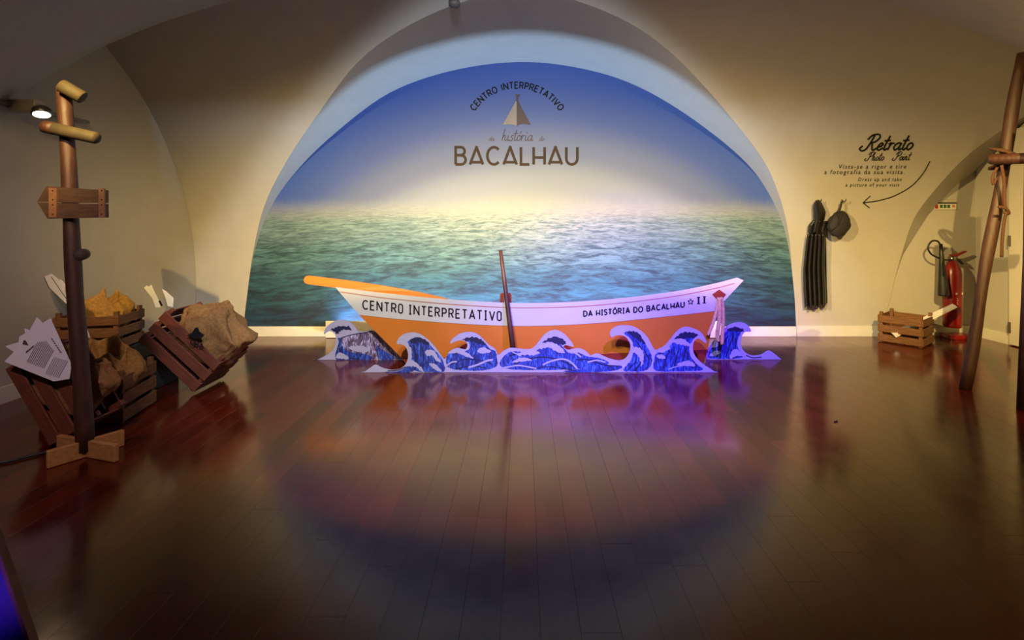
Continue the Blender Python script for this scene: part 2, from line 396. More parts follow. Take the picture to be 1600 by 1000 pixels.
SCRIPT = {  # monoline script, x-height 1
    'a': (.95, [[(.75, .78), (.5, 1), (.15, .75), (.05, .35), (.25, 0), (.55, .2), (.75, .75)], [(.78, 1), (.70, .3), (.82, 0), (1.05, .22)]]),
    'e': (.72, [[(0, .42), (.45, .55), (.6, .8), (.42, 1), (.15, .75), (.08, .3), (.33, 0), (.78, .3)]]),
    't': (.58, [[(.34, 2.0), (.2, .9), (.18, .25), (.33, 0), (.6, .25)], [(-.15, 1.3), (.2, 1.32), (.62, 1.36)]]),
    'r': (.66, [[(-.05, .75), (.14, 1.0), (.12, .5), (.08, 0)], [(.10, .45), (.3, .92), (.62, .92)]]),
    'o': (.74, [[(.4, 1), (.1, .75), (.05, .3), (.3, 0), (.6, .25), (.68, .7), (.4, 1)]]),
    'q': (.74, [[(.4, 1), (.1, .75), (.05, .3), (.3, 0), (.6, .25), (.68, .7), (.4, 1)], [(.35, 1.3), (.6, 1.7)]]),
    'h': (.92, [[(.25, 2.2), (.1, 1.1), (.03, 0)], [(.05, .5), (.35, 1), (.55, .8), (.5, .2), (.65, 0), (.9, .25)]]),
    'i': (.46, [[(.1, 1), (.08, .25), (.22, 0), (.46, .25)], [(.16, 1.42), (.18, 1.58)]]),
    's': (.60, [[(.58, .85), (.35, 1), (.14, .78), (.42, .45), (.38, .1), (.1, 0), (-.08, .18)]]),
    'n': (.86, [[(0, 1), (.03, .5), (0, 0)], [(.02, .5), (.3, 1), (.5, .8), (.45, .2), (.6, 0), (.85, .25)]]),
    'd': (.95, [[(.75, .78), (.5, 1), (.15, .75), (.05, .35), (.25, 0), (.55, .2), (.75, .75)], [(.88, 2.1), (.70, .5), (.80, 0), (1.05, .22)]]),
    'R': (1.25, [[(.42, 2.1), (.25, 1.0), (.0, .15), (-.45, -.05), (-.8, .25), (-.55, .62)], [(-.25, 1.5), (.15, 2.1), (.9, 2.2), (1.15, 1.75), (.8, 1.2), (.25, 1.05)], [(.45, 1.08), (.65, .45), (.9, 0), (1.3, .3)]]),
    'P': (1.05, [[(.42, 2.1), (.25, 1.0), (.0, .15), (-.45, -.05), (-.8, .25), (-.55, .62)], [(-.25, 1.5), (.15, 2.1), (.9, 2.2), (1.15, 1.75), (.8, 1.2), (.25, 1.05)]]),
    ' ': (.7, []),
}
SCRIPT = {k: (w, [_s(p) if len(p) > 2 else p for p in st]) for k, (w, st) in SCRIPT.items()}
def layout(text, font, gap, space=.55):
    x = 0; out = []
    for ch in text:
        if ch == ' ': x += space; continue
        w, st = font[ch]; out.append((x, w, st)); x += w + gap
    return out, x - gap
def line_text(name, text, font, x0, x1, ybase0, ybase1, size, stroke, mapper, mat, parent, gap=.2, shear=0, curve=None, label=None):
    """lettering fitted between pixels x0..x1 on a baseline (photo pixels, y down), one part for each word"""
    items, W = layout(text, font, gap); kx = (x1 - x0) / W; i = 0
    for word in text.split(' '):
        mb = MB()
        for x, w, st in items[i:i + len(word)]:
            for s in st:
                P = []
                for a, b in s:
                    X = x0 + (x + a) * kx + shear * b * size; t = (X - x0) / (x1 - x0)
                    yb = curve(X) if curve else ybase0 + (ybase1 - ybase0) * t
                    P.append((X, yb - b * size))
                ribbon(mb, P, stroke, mapper)
        i += len(word)
        o = mb.build(name, mat, parent); o['kind'] = 'stuff'
        if label: o['label'] = label
    return o
def font_text(name, text, x0, x1, ybase, size, mapper, mat, parent, shear=.2):
    cu = bpy.data.curves.new('txt', 'FONT'); cu.body = text; cu.size = 1; cu.shear = shear; cu.space_character = 1.25; cu.resolution_u = 2
    ob = bpy.data.objects.new('txt', cu); COL.objects.link(ob)
    bpy.context.view_layer.update()
    me = bpy.data.meshes.new_from_object(ob.evaluated_get(bpy.context.evaluated_depsgraph_get()))
    xs = [v.co.x for v in me.vertices]; a, b = min(xs), max(xs); k = (x1 - x0) / (b - a)
    V = [mapper(x0 + (v.co.x - a) * k, ybase - v.co.y * size) for v in me.vertices]; Fc = [tuple(p.vertices) for p in me.polygons]
    bpy.data.objects.remove(ob); bpy.data.curves.remove(cu); bpy.data.meshes.remove(me)
    o = mesh_obj(name, V, Fc, mat, parent); o['kind'] = 'stuff'; return o

# ================================================================== THE ROOM
def struct(o): o['kind'] = 'structure'; return o
# groin line between the rear vault and the front vault (plan), and its height
GROIN = [(-3.6, 4.16), (-3.32, 4.07), (-2.72, 3.875), (-2.11, 3.70), (-1.2, 3.42), (-.4, 3.2), (.25, 3.12), (.9, 3.2), (1.7, 3.42), (2.58, 3.695), (3.02, 3.82), (3.856, 4.07), (4.6, 4.30), (5, 4.42)]
def z_of_w(w): return Z0 + math.sqrt(max(RS * RS - (RS - w) ** 2, 0))
def y_g(x): return lerp_table(GROIN, x)
ARCH_PX = [(381, 508), (385, 470), (396, 400), (420.5, 329), (461, 270), (520, 211), (607, 146), (704, 111), (806.6, 97), (898, 105), (985, 130), (1071, 178), (1157.6, 246), (1201, 302), (1228, 367), (1240, 448), (1244, 508)]
ARCH = [(v.x, v.z) for v in [at(p[0], p[1], D) for p in [tuple(q) for q in catmull([Vector(a) for a in ARCH_PX], 6)]]]
AX0, AX1 = ARCH[0][0], ARCH[-1][0]
NICHE_UP = [(1390, 470), (1397, 440), (1408, 400), (1426, 346), (1453, 306), (1505, 249), (1564, 204), (1600, 183), (1622, 172)]
NU = [hit(a, b, shell_y) for a, b in [tuple(q) for q in catmull([Vector(p) for p in NICHE_UP], 5)]]
NU = [v for v in NU if v.x < XR]
NX = [(v.x, v.z) for v in NU]
cols = sorted(set([XL] + [a for a, b in ARCH] + [a for a, b in NX] + [XL + (AX0 - XL) * i / 6 for i in range(7)] + [AX1 + (NX[0][0] - AX1) * i / 10 for i in range(11)] + [AX1 + 1e-4, AX0 - 1e-4, XR]))
def z_bottom(x):
    if AX0 <= x <= AX1: return lerp_table(ARCH, x)
    if x >= NX[0][0]: return lerp_table(NX, x)
    return 0.0
NR = 28; V = []; Fc = []
for i, x in enumerate(cols):
    zb = z_bottom(x); zt = z_of_w(D - y_g(x))
    for k in range(NR + 1):
        z = zb + (zt - zb) * k / NR; V.append((x, shell_y(x, z), z))
for i in range(len(cols) - 1):
    for k in range(NR):
        a = i * (NR + 1) + k; Fc.append((a, a + NR + 1, a + NR + 2, a + 1))
wall_back = struct(mesh_obj('wall_back', V, Fc, 'plaster', smooth=True, fix=False))
def shell_normal(z):
    if z <= Z0: return (0, -1, 0)
    a = math.asin(min(1, (z - Z0) / RS)); return (0, -math.cos(a), -math.sin(a))
wall_back.data.normals_split_custom_set_from_vertices([shell_normal(v[2]) for v in V])
# flat rear plane behind the mural and inside the right-hand niche
mesh_obj('rear_plane', [(XL - .02, D + .006, 0), (XR + .02, D + .006, 0), (XR + .02, D + .006, 2.98), (XL - .02, D + .006, 2.98)], [(0, 1, 2, 3)], 'plaster', wall_back)
# soffit of the lunette over the mural
V = []; Fc = []
for x, z in ARCH:
    for k in range(9):
        V.append((x, D + .004 - (w_of(z) + .004) * k / 8, z))
for i in range(len(ARCH) - 1):
    for k in range(8):
        a = i * 9 + k; Fc.append((a, a + 9, a + 10, a + 1))
mesh_obj('lunette_soffit', V, Fc, 'plaster', wall_back, smooth=True)
# splayed soffit of the right-hand niche
low_px = [(1390, 471), (1397, 441), (1410, 400), (1450, 337), (1493, 290), (1529, 268)]
low = [Vector((v.x, D + .004, v.z)) for v in [at(a, b, D) for a, b in low_px]]
low[-1].x = XR
low += [Vector((XR, F * XR / (px - CX), H + (CY - py) / F * (F * XR / (px - CX)))) for px, py in ((1560, 232), (1586, 201), (1600, 191), (1618, 178))]
def resample(P, n):
    L = [0]
    for a, b in zip(P, P[1:]): L.append(L[-1] + (b - a).length)
    out = []
    for i in range(n):
        t = L[-1] * i / (n - 1); j = 0
        while j < len(L) - 2 and L[j + 1] < t: j += 1
        out.append(P[j].lerp(P[j + 1], (t - L[j]) / max(1e-9, L[j + 1] - L[j])))
    return out
ua, lb = resample(NU, 40), resample(low, 40)
mesh_obj('niche_soffit', ua + lb, [(i, i + 1, 40 + i + 1, 40 + i) for i in range(39)], 'plaster', wall_back, smooth=True)

# side walls and the wall behind the photographer
YB = -1.6
struct(mesh_obj('wall_left', [(XL - .002, YB, 0), (XL - .002, D + .02, 0), (XL - .002, D + .02, 3.1), (XL - .002, YB, 3.1)], [(0, 1, 2, 3)], 'plaster'))
struct(mesh_obj('wall_right', [(XR + .002, YB, 0), (XR + .002, D + .02, 0), (XR + .002, D + .02, 3.1), (XR + .002, YB, 3.1)], [(0, 1, 2, 3)], 'plaster'))
struct(mesh_obj('wall_front', [(XL, YB, 0), (XR, YB, 0), (XR, YB, 3.1), (XL, YB, 3.1)], [(0, 1, 2, 3)], 'dark_wall'))
# front vault: meets the rear vault along the groin and sinks towards the side piers
def front_z(x, y):
    zg = z_of_w(D - y_g(x)); c = .25
    half = 3.57 if x < c else 4.1
    s = max(0.0, (abs(x - c) - 2.0) / (half - 2.0)); s = min(s, 1.05) ** 1.3
    return max(zg - s * .80 * max(0.0, y_g(x) - y) , zg - s * 1.5, .9) + (1 - s) * .0
V = []; Fc = []; NXC, NYC = 60, 40
for i in range(NXC + 1):
    x = XL + (XR - XL) * i / NXC
    for k in range(NYC + 1):
        y = y_g(x) + (YB - y_g(x)) * k / NYC; V.append((x, y, front_z(x, y)))
for i in range(NXC):
    for k in range(NYC):
        a = i * (NYC + 1) + k; Fc.append((a, a + NYC + 1, a + NYC + 2, a + 1))
struct(mesh_obj('ceiling', V, Fc, 'plaster', smooth=True))

# floor: dark slab with plank children running towards the back wall
floor = struct(mesh_obj('floor', [(XL, YB, -.02), (XR, YB, -.02), (XR, D, -.02), (XL, D, -.02), (XL, .75, -.001), (XR, .75, -.001), (XR, YB, -.001), (XL, YB, -.001), ], [(0, 1, 2, 3), (4, 5, 6, 7)], 'floor', fix=False))
PW = .1135
pm = MB().box((0, .5, -.0075), (PW - .0012, 1, .015)).v and None
bm = bmesh.new(); bmesh.ops.create_cube(bm, size=1)
for q in bm.verts: q.co = Vector((q.co.x * (PW - .0004), q.co.y + .5, q.co.z * .015 - .0075))
bmesh.ops.bevel(bm, geom=[e for e in bm.edges if all(v.co.z > -.001 for v in e.verts) and abs(e.verts[0].co.x - e.verts[1].co.x) < 1e-4], offset=.0004, segments=1, affect='EDGES')
plank_me = bpy.data.meshes.new('plank'); bm.to_mesh(plank_me); bm.free(); plank_me.materials.append(M['floor'])
rp = random.Random(3); x = XL + PW / 2 + .018
phase = ((833 - CX) / F * (F * H / (720 - CY)) - XL) % PW
x = XL + phase - PW + PW / 2
i = 0
while x < XR + PW / 2:
    y = .75; first = True
    while y < D - .02:
        ln = rp.uniform(1.15, 1.6) if not first else rp.uniform(.5, 1.5)
        first = False
        if D - (y + ln) < .35: ln = D - y
        o = bpy.data.objects.new('plank', plank_me); link(o, floor)
        xx = min(max(x, XL + PW / 2), XR - PW / 2)
        o.location = (x, y, rp.uniform(-.0001, .0001)); o.scale = (1, ln - .001, 1)
        o.rotation_euler = (0, rp.uniform(-.0006, .0006), 0)
        y += ln
    x += PW
# baseboards
def board_strip(name, a, b, n, h=.105, t=.018):
    a, b, n = Vector(a), Vector(b), Vector(n)
    return struct(MB().prism([a, b, b + Vector((0, 0, h)) , a + Vector((0, 0, h))], n * t).build(name, 'white_paint'))
board_strip('baseboard_back', (XL, D, .0), (AX0, D, .0), (0, -1, 0))
board_strip('baseboard_back', (AX0 + .006, D, .0), (AX1 - .006, D, .0), (0, -1, 0), h=.098)
board_strip('baseboard_back', (AX1, D, .0), (XR, D, .0), (0, -1, 0))
board_strip('baseboard_right', (XR, D - .02, .0), (XR, 4.83, .0), (-1, 0, 0))
board_strip('baseboard_left', (XL, D - .02, .0), (XL, 1.0, .0), (1, 0, 0))
# door on the right wall
door = struct(MB().prism([(XR - .012, 4.80, .012), (XR - .012, 3.95, .012), (XR - .012, 3.95, 2.02), (XR - .012, 4.80, 2.02)], (-.03, 0, 0)).build('door_1', 'door'))
for z in (.17, .98, 1.8):
    MB().tube([(XR - .05, 4.79, z - .05), (XR - .05, 4.79, z + .05)], .011, 10).build('hinge', 'hinge', door)
MB().tube([(XR - .042, 4.02, 1.0), (XR - .09, 4.02, 1.0), (XR - .09, 4.14, 1.0)], .009, 8).build('door_handle', 'metal', door)
t1 = struct(MB().prism([(XR, 4.83, .0), (XR, 4.80, .0), (XR, 4.80, 2.06), (XR, 4.83, 2.06)], (-.02, 0, 0)).build('trim_1', 'white_paint'))

# ================================================================== MURAL
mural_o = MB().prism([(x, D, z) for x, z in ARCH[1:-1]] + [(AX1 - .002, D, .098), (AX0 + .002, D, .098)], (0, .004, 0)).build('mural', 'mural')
tag(mural_o, 'large arched seascape mural with misty sky and teal waves on the rear wall', 'mural')
on_mural = lambda px, py: Vector(((px - CX) / F * D, D - .003, H + (CY - py) / F * D))
# ring lettering
mb = MB(); items, W = layout('CENTRO INTERPRETATIVO', CAPS, .30, .62)
cxr, cyr, rr, sz, span = 808, 217.5, 79.5, 9.6, 112
for x, w, st in items:
    a = R_(-span / 2 + span * (x + w / 2) / W)
    for s in st:
        P = []
        for u, v in s:
            ox, oy = (u - w / 2) * sz * .92, v * sz
            P.append((cxr + math.sin(a) * (rr + oy) + math.cos(a) * ox, cyr - math.cos(a) * (rr + oy) + math.sin(a) * ox))
        ribbon(mb, P, 1.9, on_mural)
_o = mb.build('lettering', 'ink', mural_o); _o['label'] = 'black curved lettering CENTRO INTERPRETATIVO'; _o['kind'] = 'stuff'
line_text('lettering', 'BQCQLHQU', CAPS, 712, 902, 257, 257, 27, 4.1, on_mural, 'ink_brown', mural_o, gap=.26, label='brown capitals BACALHAU')
line_text('lettering', 'histqria', SCRIPT, 784, 832, 220, 220, 8.6, 1.25, on_mural, 'ink_grey', mural_o, gap=.02, shear=.18, label='thin grey script word história')
line_text('lettering', 'da', SCRIPT, 764, 772, 220, 220, 4.0, .9, on_mural, 'ink_faint', mural_o, gap=.05, shear=.18)
line_text('lettering', 'do', SCRIPT, 842, 850, 220, 220, 4.0, .9, on_mural, 'ink_faint', mural_o, gap=.05, shear=.18)
MB().flat([on_mural(*p) for p in [(806, 158), (807.3, 158), (807.3, 196.5), (800, 194.6), (793, 194.4), (785.5, 195)]]).build('logo_left_half', 'tail_light', mural_o)
MB().flat([on_mural(*p) for p in [(807.3, 158), (809.5, 157.5), (818, 174), (829.5, 195), (824, 194.6), (818, 193.6), (812, 194.6), (807.3, 197.4)]]).build('logo_right_half', 'tail_dark', mural_o)
MB().flat([on_mural(*p) for p in [(804.6, 146.5), (808.6, 148), (813.5, 147.2), (810.6, 151.5), (810, 158), (806, 158.5), (806.6, 152)]]).build('logo_knot', 'tail_dark', mural_o)

# wall lettering on the curved wall to the right
on_shell = lambda px, py: hit(px, py, shell_y, .006)
wl = thing('wall_lettering', 'black script lettering Retrato Photo Point with small text on the right wall', 'lettering', tuple(at(1390, 330, 5.0)))
line_text('title', 'Retrato', SCRIPT, 1352, 1424, 235, 234, 11.2, 2.6, on_shell, 'ink', wl, gap=.04, shear=.42)
line_text('subtitle', 'Photo', SCRIPT, 1355, 1380, 251, 250.5, 6.0, 1.25, on_shell, 'ink', wl, gap=.08, shear=.4)
line_text('subtitle', 'Point', SCRIPT, 1398, 1421, 250.5, 250, 6.0, 1.25, on_shell, 'ink', wl, gap=.08, shear=.4)
font_text('text_line', 'Vista-se a rigor e tire', 1311, 1416, 263.5, 10.0, on_shell, 'ink', wl)
font_text('text_line', 'a fotografia da sua visita.', 1288, 1413, 272, 10.0, on_shell, 'ink', wl)
font_text('text_line', 'Dress up and take', 1341, 1409, 283, 8.2, on_shell, 'ink', wl)
font_text('text_line', 'a picture of your visit', 1321, 1405, 291.5, 8.2, on_shell, 'ink', wl)
ar = thing('painted_arrow', 'thin curved black arrow painted on the wall beneath the script lettering', 'arrow', tuple(at(1400, 300, 5.0)))
mb = MB(); ribbon(mb, [tuple(q) for q in catmull([Vector(p) for p in [(1453, 252), (1443, 270), (1425, 290), (1400, 305), (1375, 313), (1349, 317)]], 6)], 1.5, on_shell); mb.build('shaft', 'ink', ar)
mb = MB(); ribbon(mb, [(1360, 306), (1348.5, 317), (1359, 325)], 1.5, on_shell); mb.build('arrowhead', 'ink', ar)
# small safety plaque in the niche
on_back = lambda px, py, o=.004: Vector(((px - CX) / F * (D - o), D - o, H + (CY - py) / F * (D - o)))
pl = thing('safety_plaque', 'tiny safety sign strip with red and green squares above the fire extinguisher', 'sign', tuple(on_back(1477, 328)))
def rect_px(x0, y0, x1, y1, o): return [on_back(x0, y0, o), on_back(x1, y0, o), on_back(x1, y1, o), on_back(x0, y1, o)]
MB().prism(rect_px(1460.5, 318, 1494.5, 327.5, .006), (0, .006, 0)).build('backing', 'white_sign', pl)
MB().prism(rect_px(1460.5, 316.2, 1494.5, 318.2, .009), (0, .008, 0)).build('top_rail', 'black', pl)
MB().flat(rect_px(1461, 319.6, 1466, 326, .0075)).build('red_square', 'red_sign', pl)
for x in (1468.6, 1474.4, 1480.2): MB().flat(rect_px(x, 319.8, x + 4.4, 325, .0075)).build('green_square', 'green_sign', pl)
MB().flat(rect_px(1488, 320, 1492, 324, .0075)).build('orange_square', 'orange_sign', pl)

# ================================================================== BOAT
HB, HC = 4.05, (842 - CX) / F * 4.05
def hull_y(x, z): return HB + .10 * ((x - HC) / 1.6) ** 2 + .06 * (.55 - z) / .55
def on_hull(off=0.0): return lambda px, py: hit(px, py, hull_y, off)
TOP = [(524, 449), (600, 458.5), (680, 466.5), (760, 472), (820, 474), (900, 472), (980, 465.5), (1060, 455), (1120, 443), (1150, 435), (1158, 434), (1162, 438)]
MIDL = [(561, 492), (640, 500), (760, 508), (850, 509), (950, 503.5), (1050, 493.5), (1117, 486)]
LOWL = [(627, 559), (700, 559), (850, 558), (960, 552), (1050, 549), (1106, 546)]
BOT = [(642, 578), (700, 578), (850, 578), (960, 578), (1050, 578), (1097, 578)]
def curve_at(c, u):
    x = c[0][0] + (c[-1][0] - c[0][0]) * u; return (x, lerp_table(c, x))
def smooth_curve(c): return [tuple(q) for q in catmull([Vector(p) for p in c], 8)]
TOP, MIDL, LOWL, BOT = map(smooth_curve, (TOP, MIDL, LOWL, BOT))
def hull_band(name, c0, c1, mat, off=0.0, thick=.024, nv=6, nu=70, parent=None):
    mp = on_hull(off); V = []; Fc = []
    for v in range(nv + 1):
        for u in range(nu + 1):
            a = curve_at(c0, u / nu); b = curve_at(c1, u / nu); t = v / nv
            p = mp(a[0] + (b[0] - a[0]) * t, a[1] + (b[1] - a[1]) * t); p.z = max(p.z, .004); V.append(p)
    n = len(V); V += [p + Vector((0, thick, 0)) for p in V]
    I = lambda u, v: v * (nu + 1) + u
    for v in range(nv):
        for u in range(nu):
            q = (I(u, v), I(u + 1, v), I(u + 1, v + 1), I(u, v + 1)); Fc += [q, tuple(n + i for i in q[::-1])]
    rim = [I(u, 0) for u in range(nu)] + [I(nu, v) for v in range(nv)] + [I(u, nv) for u in range(nu, 0, -1)] + [I(0, v) for v in range(nv, 0, -1)]
    for a, b in zip(rim, rim[1:] + rim[:1]): Fc.append((a, b, n + b, n + a))
    return mesh_obj(name, V, Fc, mat, parent)
boat = thing('boat', 'orange and white wooden dory front with lettered gunwale among the blue waves', 'boat', (HC, HB + .06, 0))
hull_band('upper_strake', TOP, MIDL, 'hull_white', .004, parent=boat)
hull_band('hull_side', MIDL, LOWL, 'hull_orange', parent=boat)
hull_band('hull_bottom', LOWL, BOT, 'hull_red', .002, parent=boat)
RAIL0 = [(x + max(0, 7.5 * (1 - (x - 524) / 70)), y + 7.0) for x, y in TOP if x < 1148]
mb = MB(); ribbon(mb, [(x, y) for x, y in RAIL0], 1.3, on_hull(.0055)); mb.build('rust_stripe', 'rust_line', boat)
# orange spar along the far gunwale, jutting past the left end
sp = [at(481, 437.5, 4.18), at(540, 445, 4.19), at(600, 453, 4.20), at(650, 460.5, 4.20), at(700, 470, 4.20)]
mb = MB(); V = []; Fc = []
hh = [.034, .036, .032, .024, .015]
prof = []
top_l = [p + Vector((0, 0, h)) for p, h in zip(sp, hh)]; bot_l = [p - Vector((0, 0, h)) for p, h in zip(sp, hh)]
nose = [sp[0] + Vector((-.034 * math.cos(a), 0, .034 * math.sin(a))) for a in [R_(60), R_(30), 0, R_(-30), R_(-60)]]
mb.prism(top_l[::-1] + nose + bot_l, (0, .03, 0)); mb.build('bow_spar', 'hull_orange', boat)
for x in (784.5, 796):
    MB().prism([hit(a, b, hull_y, -.05) for a, b in [(x - 3, 480), (x - 3.2, 461), (x - 1.5, 458), (x + 1.5, 458), (x + 3.2, 461), (x + 3, 480)]], (0, .03, 0)).build('thole_pin', 'hull_red', boat)
mb = MB(); mb.prism([hit(a, b, hull_y, .010) for a, b in [(1124, 452.5), (1134.5, 460), (1128.5, 467), (1119.5, 467), (1113, 460)]], (0, .012, 0)); mb.build('rope_plate', 'hull_red', boat)
for px in (690, 860, 1020):
    p = hit(px, 500, hull_y); q = p.y + .06
    MB().box((p.x, q + .03, .22), (.04, .05, .44)).box((p.x, q + .14, .02), (.04, .26, .04)).build('brace', 'pine', boat)
# stencilled names
midx = lambda X: lerp_table([(566, 482.5), (640, 490.5), (700, 496), (785, 500.8)], X)
line_text('name_lettering', 'CENTRo iNTERPRETATiVo', CAPS, 567, 783, 0, 0, 13.5, 2.1, on_hull(.007), 'ink', boat, gap=.40, curve=midx, label='black stencil capitals CENTRO INTERPRETATIVO')
rx = lambda X: lerp_table([(910, 494.5), (1000, 487.5), (1075, 479.0)], X)
line_text('name_lettering', 'DA HiST^RiA DO BACALHAU', CAPS, 912, 1069, 0, 0, 8.0, 2.0, on_hull(.007), 'ink', boat, gap=.30, curve=rx, label='hand-painted black capitals DA HISTÓRIA DO BACALHAU')
mb = MB(); ribbon(mb, [(1079 + (4.6 if k % 2 == 0 else 2.1) * math.sin(k * math.pi / 5), 471.5 - (4.6 if k % 2 == 0 else 2.1) * math.cos(k * math.pi / 5)) for k in range(11)], 1.1, on_hull(.007)); mb.build('star_emblem', 'ink', boat)
mb = MB()
for x in (1091.5, 1100.5):
    y = 469.5 - (x - 1091) * .1
    ribbon(mb, [(x, y - 5.2), (x, y + 5.2)], 2.6, on_hull(.007)); ribbon(mb, [(x - 2.6, y - 5), (x + 2.6, y - 5)], 1.2, on_hull(.007)); ribbon(mb, [(x - 2.6, y + 5), (x + 2.6, y + 5)], 1.2, on_hull(.007))
mb.build('number_lettering', 'ink', boat)['label'] = 'black number 11'
# oar leaning against the gunwale
oar = thing('oar', 'slim brown wooden oar leaning upright against the boat', 'oar', tuple(at(802, 575, 3.99)))
a, b = at(782, 391, 4.06), at(803, 556, 3.975)
MB().tube([a, a.lerp(b, .35), a.lerp(b, .7), b], [.018, .021, .024, .026], 12, squash=.8).build('shaft', 'pole', oar, smooth=True)
MB().tube([b, b.lerp(a, -.06), b.lerp(a, -.10)], [.027, .034, .034], 12, squash=.45).build('blade', 'pole', oar, smooth=True)
# rope looped through the plate
rp_ = thing('rope_loop', 'tan rope hanging in strands from the red plate at the boat bow', 'rope', tuple(at(1124, 540, 3.98)))
def hull_rope(P, r, off): return MB().tube([tuple(q) for q in catmull([hit(a, b, hull_y, off) for a, b in P], 6)], r, 8)
hull_rope([(1123, 465), (1122, 473), (1119, 488), (1113, 508), (1106, 524)], .014, .03).build('strand', 'rope', rp_, smooth=True)
hull_rope([(1124, 465), (1124.5, 476), (1124, 500), (1121, 520), (1122, 533)], .017, .045).build('strand', 'rope', rp_, smooth=True)
hull_rope([(1126, 465), (1129, 476), (1130, 500), (1129, 520), (1128, 538)], .015, .03).build('strand', 'rope', rp_, smooth=True)

# ================================================================== WAVE CUT-OUTS
def cutout(name, label, outline, d, n=3):
    P = [tuple(q) for q in catmull([Vector(p) for p in outline], n, False)]
    base_y = CY + F * H / d
    P = [(x, min(y, base_y - .3)) for x, y in P]
    w = thing(name, label, 'wave cutout', (at(sum(p[0] for p in P) / len(P), base_y, d)), group=None)
    MB().prism([at(x, y, d) for x, y in P], lambda p: Vector((0, .012, 0))).build('panel', 'foam', w)
    mid = sum(p[0] for p in P) / len(P)
    for half in ([p for p in P if p[0] < mid], [p for p in P if p[0] >= mid]) if len(outline) > 40 else (P,):
        tx = min(half, key=lambda p: p[1]); q = at(tx[0], base_y, d)
        MB().prism([(q.x, d + .013, .003), (q.x, d + .075, .003), (q.x, d + .013, .08)], (.012, 0, 0)).build('stand', 'white_paint', w)
    return w
def jag(P, amp, step, seed):
    """scalloped edge for the printed foam"""
    rj = random.Random(seed); P = [Vector(p) for p in P]; out = []
    n = len(P)
    for i in range(n):
        a, b = P[i], P[(i + 1) % n]; L = (b - a).length; k = max(1, int(L / step))
        nn = Vector((-(b - a).y, (b - a).x)).normalized() if L > 1e-6 else Vector((0, 0))
        for j in range(k):
            t = j / k; s = amp * (rj.random() - .35) * (1 if (i + j) % 2 else -1)
            out.append(tuple(a.lerp(b, t) + nn * s))
    return out
def prints(w, d, layers):
    for li, (mat, polys) in enumerate(layers):
        for pi, poly in enumerate(polys):
            kind = poly[0]; pts = poly[1]
            mb = MB(); off = .0012 + li * .0007 + pi * .00006
            mp = lambda x, y: at(x, y, d - off)
            if kind == 'p': mb.flat([mp(*q) for q in jag([tuple(k) for k in catmull([Vector(p) for p in pts], 4, True)], (poly[2] if len(poly) > 2 else .8) * (1.9 if mat == 'wave_dark' else 1.25), 1.7, pi + li * 50)])
            else: ribbon(mb, [tuple(k) for k in catmull([Vector(p) for p in pts], 5)], poly[2], mp)
            mb.build({'foam': 'foam_print', 'wave_blue': 'water_print', 'wave_dark': 'line_print', 'wave_brown': 'shade_print'}[mat], mat, w)
front_outline = [(565, 584), (578, 575), (586.5, 570), (597, 575), (610.5, 578), (624, 576.7), (633, 570), (637, 561), (637.5, 552), (634.5, 543), (630, 539), (624, 537.5), (620, 537.5), (621, 531.7), (624.8, 526.5), (631.5, 522), (642, 519.8), (652.5, 521), (663, 526.5), (673.5, 535.5), (682.5, 546), (690, 556.5), (695, 561), (702, 550), (709.5, 545), (716, 544), (722, 545.5), (727.5, 546), (730.5, 540), (727.5, 534), (720, 531.7), (711, 533.5), (704, 537), (705, 531.7), (712.5, 525), (721.5, 520.5), (733.5, 519), (745.5, 522), (754.5, 529.5), (763.5, 539), (772.5, 544.5), (777, 552), (779, 555), (787.5, 548), (798, 543.8), (810, 544.8), (820.5, 546), (831, 545), (838.5, 537.8), (846, 528), (855, 519.8), (865.5, 516), (876, 518), (886.5, 526.5), (894, 535.5), (896, 541.5), (891, 540.8), (883.5, 539), (880.5, 542.5), (888, 547), (897, 545), (907.5, 545), (916.5, 549.8), (923, 555.5), (934, 552.5), (949.5, 559.4), (968, 563.5), (978.4, 559.4), (984.6, 548), (984, 535.7), (976.3, 525.5), (964, 523.7), (955.7, 527), (953, 520), (960, 512), (972, 508.5), (988.7, 510), (1003, 518), (1013.5, 529.5), (1023.8, 547), (1038, 541), (1048.5, 529.5), (1059, 517), (1071, 511), (1085.6, 514), (1096, 520), (1103, 531.6), (1102.5, 536), (1092, 529), (1085.6, 532), (1082.5, 542), (1085.6, 555), (1096, 566.6), (1108, 575), (1121.7, 584)]
fw = cutout('wave_cutout', 'long blue and white wave cutout standing in front of the boat', front_outline, 3.93)
